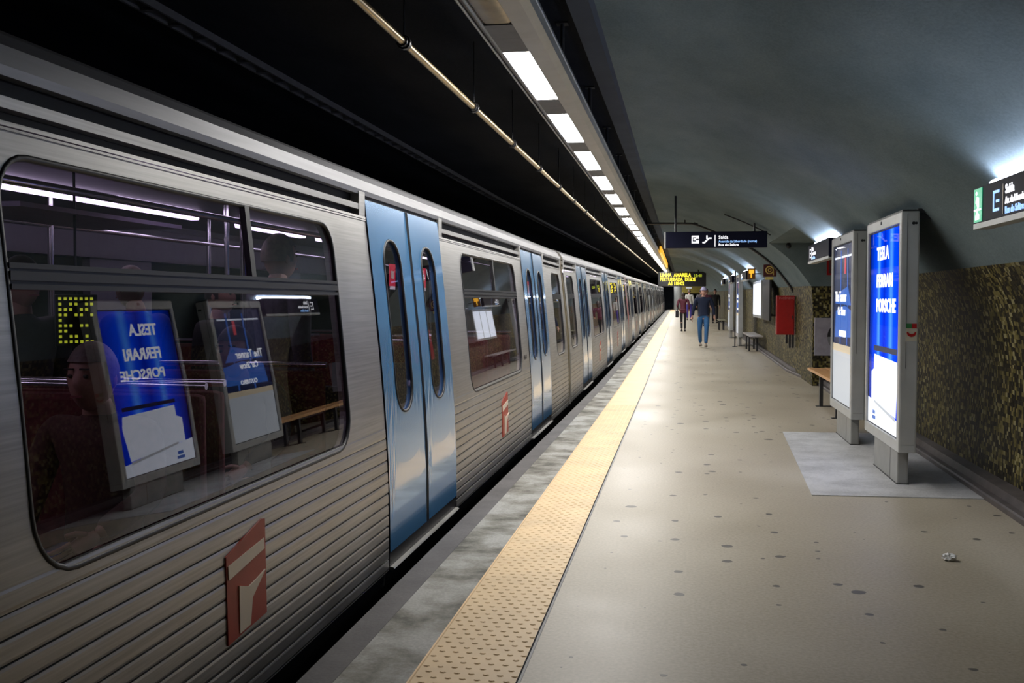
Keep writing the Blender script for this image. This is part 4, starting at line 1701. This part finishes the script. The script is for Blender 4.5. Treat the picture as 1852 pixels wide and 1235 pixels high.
# man walking towards the camera
person((0.60, 28.4, gz(28.4)), 0.0,
       dict(hpL=(.09, 0, .90), knL=(.085, -.16, .52), anL=(.07, -.22, .115), knR=(-.10, .02, .50), anR=(-.075, .17, .13),
            elL=(.28, .06, 1.16), wrL=(.31, -.02, .92), elR=(-.27, .08, 1.16), wrR=(-.31, .10, .91)),
       'man in navy sweater, blue jeans and pale cap walking towards the camera', M_navy, M_jeans, M_shoe, M_hair, cap=M_cap, scale=.975, legs_name='jeans')
# woman in burgundy coat walking away
person((0.06, 40.6, gz(40.6)), PI,
       dict(knL=(.07, -.05, .48), anL=(.06, .08, .10), knR=(-.08, -.08, .49), anR=(-.08, -.14, .09),
            elL=(.26, .02, 1.14), wrL=(.20, -.16, 1.02), elR=(-.27, .04, 1.14), wrR=(-.26, -.12, .98)),
       'woman in burgundy quilted coat and dark tights walking away near the yellow strip', M_burg, M_cloth_blk, M_cloth_blk, M_hair, scale=.90, coat=.16, bag=M_cloth_blk, longhair=True, top_name='coat', legs_name='tights', slim=.85)
person((0.42, 58, gz(58)), PI, dict(), 'distant person in white top and blue trousers walking behind the burgundy coat', M_cloth_wht, M_cloth_pur, M_cloth_blk, M_hairg, scale=1.0, top_name='shirt')
person((1.02, 55, gz(55)), PI, dict(), 'distant person in dark coat standing just left of the man in navy', M_cloth_gry, M_cloth_blk, M_cloth_blk, M_hair, scale=1.0, coat=.2, top_name='coat')
person((1.12, 47, gz(47)), 0, dict(), 'distant person in dark red top behind the shoulder of the man in navy', M_burg, M_cloth_blk, M_cloth_blk, M_hair, scale=1.0, top_name='jacket')
person((1.68, 52, gz(52)), 0, dict(), 'distant dark figure by the wall between the far panels', M_cloth_blk, M_cloth_blk, M_cloth_blk, M_hair, scale=1.0, top_name='jacket')

# passengers in the first carriage (floor at z = -0.02)
PZ = -0.02
person((-2.88, 3.98, PZ), 1.2, dict(), 'standing passenger in dark coat at the left end of the near train window', M_cloth_blk, M_cloth_blk, M_cloth_blk, M_hair, M_skin, scale=.93, top_name='coat')
person((-2.98, 5.08, PZ), -1.9, dict(head=(0, -.04, 1.61)), 'standing grey haired passenger with black coat, behind the blue poster reflection', M_cloth_blk, M_cloth_gry, M_cloth_blk, M_hairg, M_skin2, scale=.93, top_name='coat')
person((-2.72, 5.58, PZ), 1.5, dict(elL=(.24, -.05, 1.15), wrL=(.22, -.25, 1.02)), 'standing passenger in long black coat with one hand held forward, mid window', M_cloth_blk, M_cloth_blk, M_cloth_blk, M_hair, M_skin, scale=.90, coat=.12, top_name='coat')
person((-2.22, 5.28, PZ), 2.6, dict(), 'tall passenger with grey hair standing by the doors at the right end of the window', M_cloth_gry, M_cloth_blk, M_cloth_blk, M_hairg, M_skin, scale=1.03, top_name='jacket')
SIT = dict(pel=(0, .05, .50), waist=(0, .07, .62), chest=(0, .05, .86), neck=(0, .03, 1.05), head=(0, -.01, 1.175),
           shL=(.185, .04, 1.0), elL=(.23, -.02, .76), wrL=(.14, -.22, .66), shR=(-.185, .04, 1.0), elR=(-.23, -.02, .76), wrR=(-.14, -.22, .66),
           hpL=(.09, 0, .50), knL=(.11, -.42, .50), anL=(.11, -.40, .09), hpR=(-.09, 0, .50), knR=(-.11, -.42, .50), anR=(-.11, -.40, .09))
person((-2.42, 2.34, PZ), PI, SIT, 'seated passenger in brown jacket at lower left of the near window', M_cloth_brn, M_cloth_gry, M_cloth_blk, M_hair, M_skin2, scale=.98, top_name='jacket')
person((-2.04, 3.20, PZ), 0, SIT, 'seated passenger with violet trousers beside the brown jacket', M_cloth_brn, M_cloth_pur, M_cloth_blk, M_hairg, M_skin, scale=.98, top_name='jacket')
person((-2.10, 4.46, PZ), 0, SIT, 'seated passenger with pale face beside the right end of the near window', M_cloth_blk, M_cloth_blk, M_cloth_blk, M_hair, M_skin, scale=1.0, top_name='coat')
# lit ticker in the cabin
t = empty('ticker_display', (-2.64, 4.02, 1.20), -0.75)
t.scale = (.55, .55, .55)
m = MB()
m.box(-.03, .03, -.16, .16, 0, .42, 0, .01)
m.tube([(0, 0, .42), (0, 0, 1.46)], .012, 6)
m.build('case', M_ledbox, t)
m = MB()
for r_ in range(9):
    n_ = (7, 6, 3, 7, 1, 7, 7, 7, 7)[r_]
    for c_ in range(n_):
        if r_ in (0, 8) or c_ in (0,) or (r_ + c_ * 2) % 3:
            m.box(.031, .034, -.14 + c_ * .04, -.118 + c_ * .04, .03 + r_ * .043, .052 + r_ * .043)
m.build('dots', M_ledgreen, t)
m = MB()
m.tube([(0, 0, 0), (0, 0, -2.2)], .014, 6)
m.build('pole', M_dark, t)
tag(t, 'small yellow green dot display inside the near carriage', 'display')
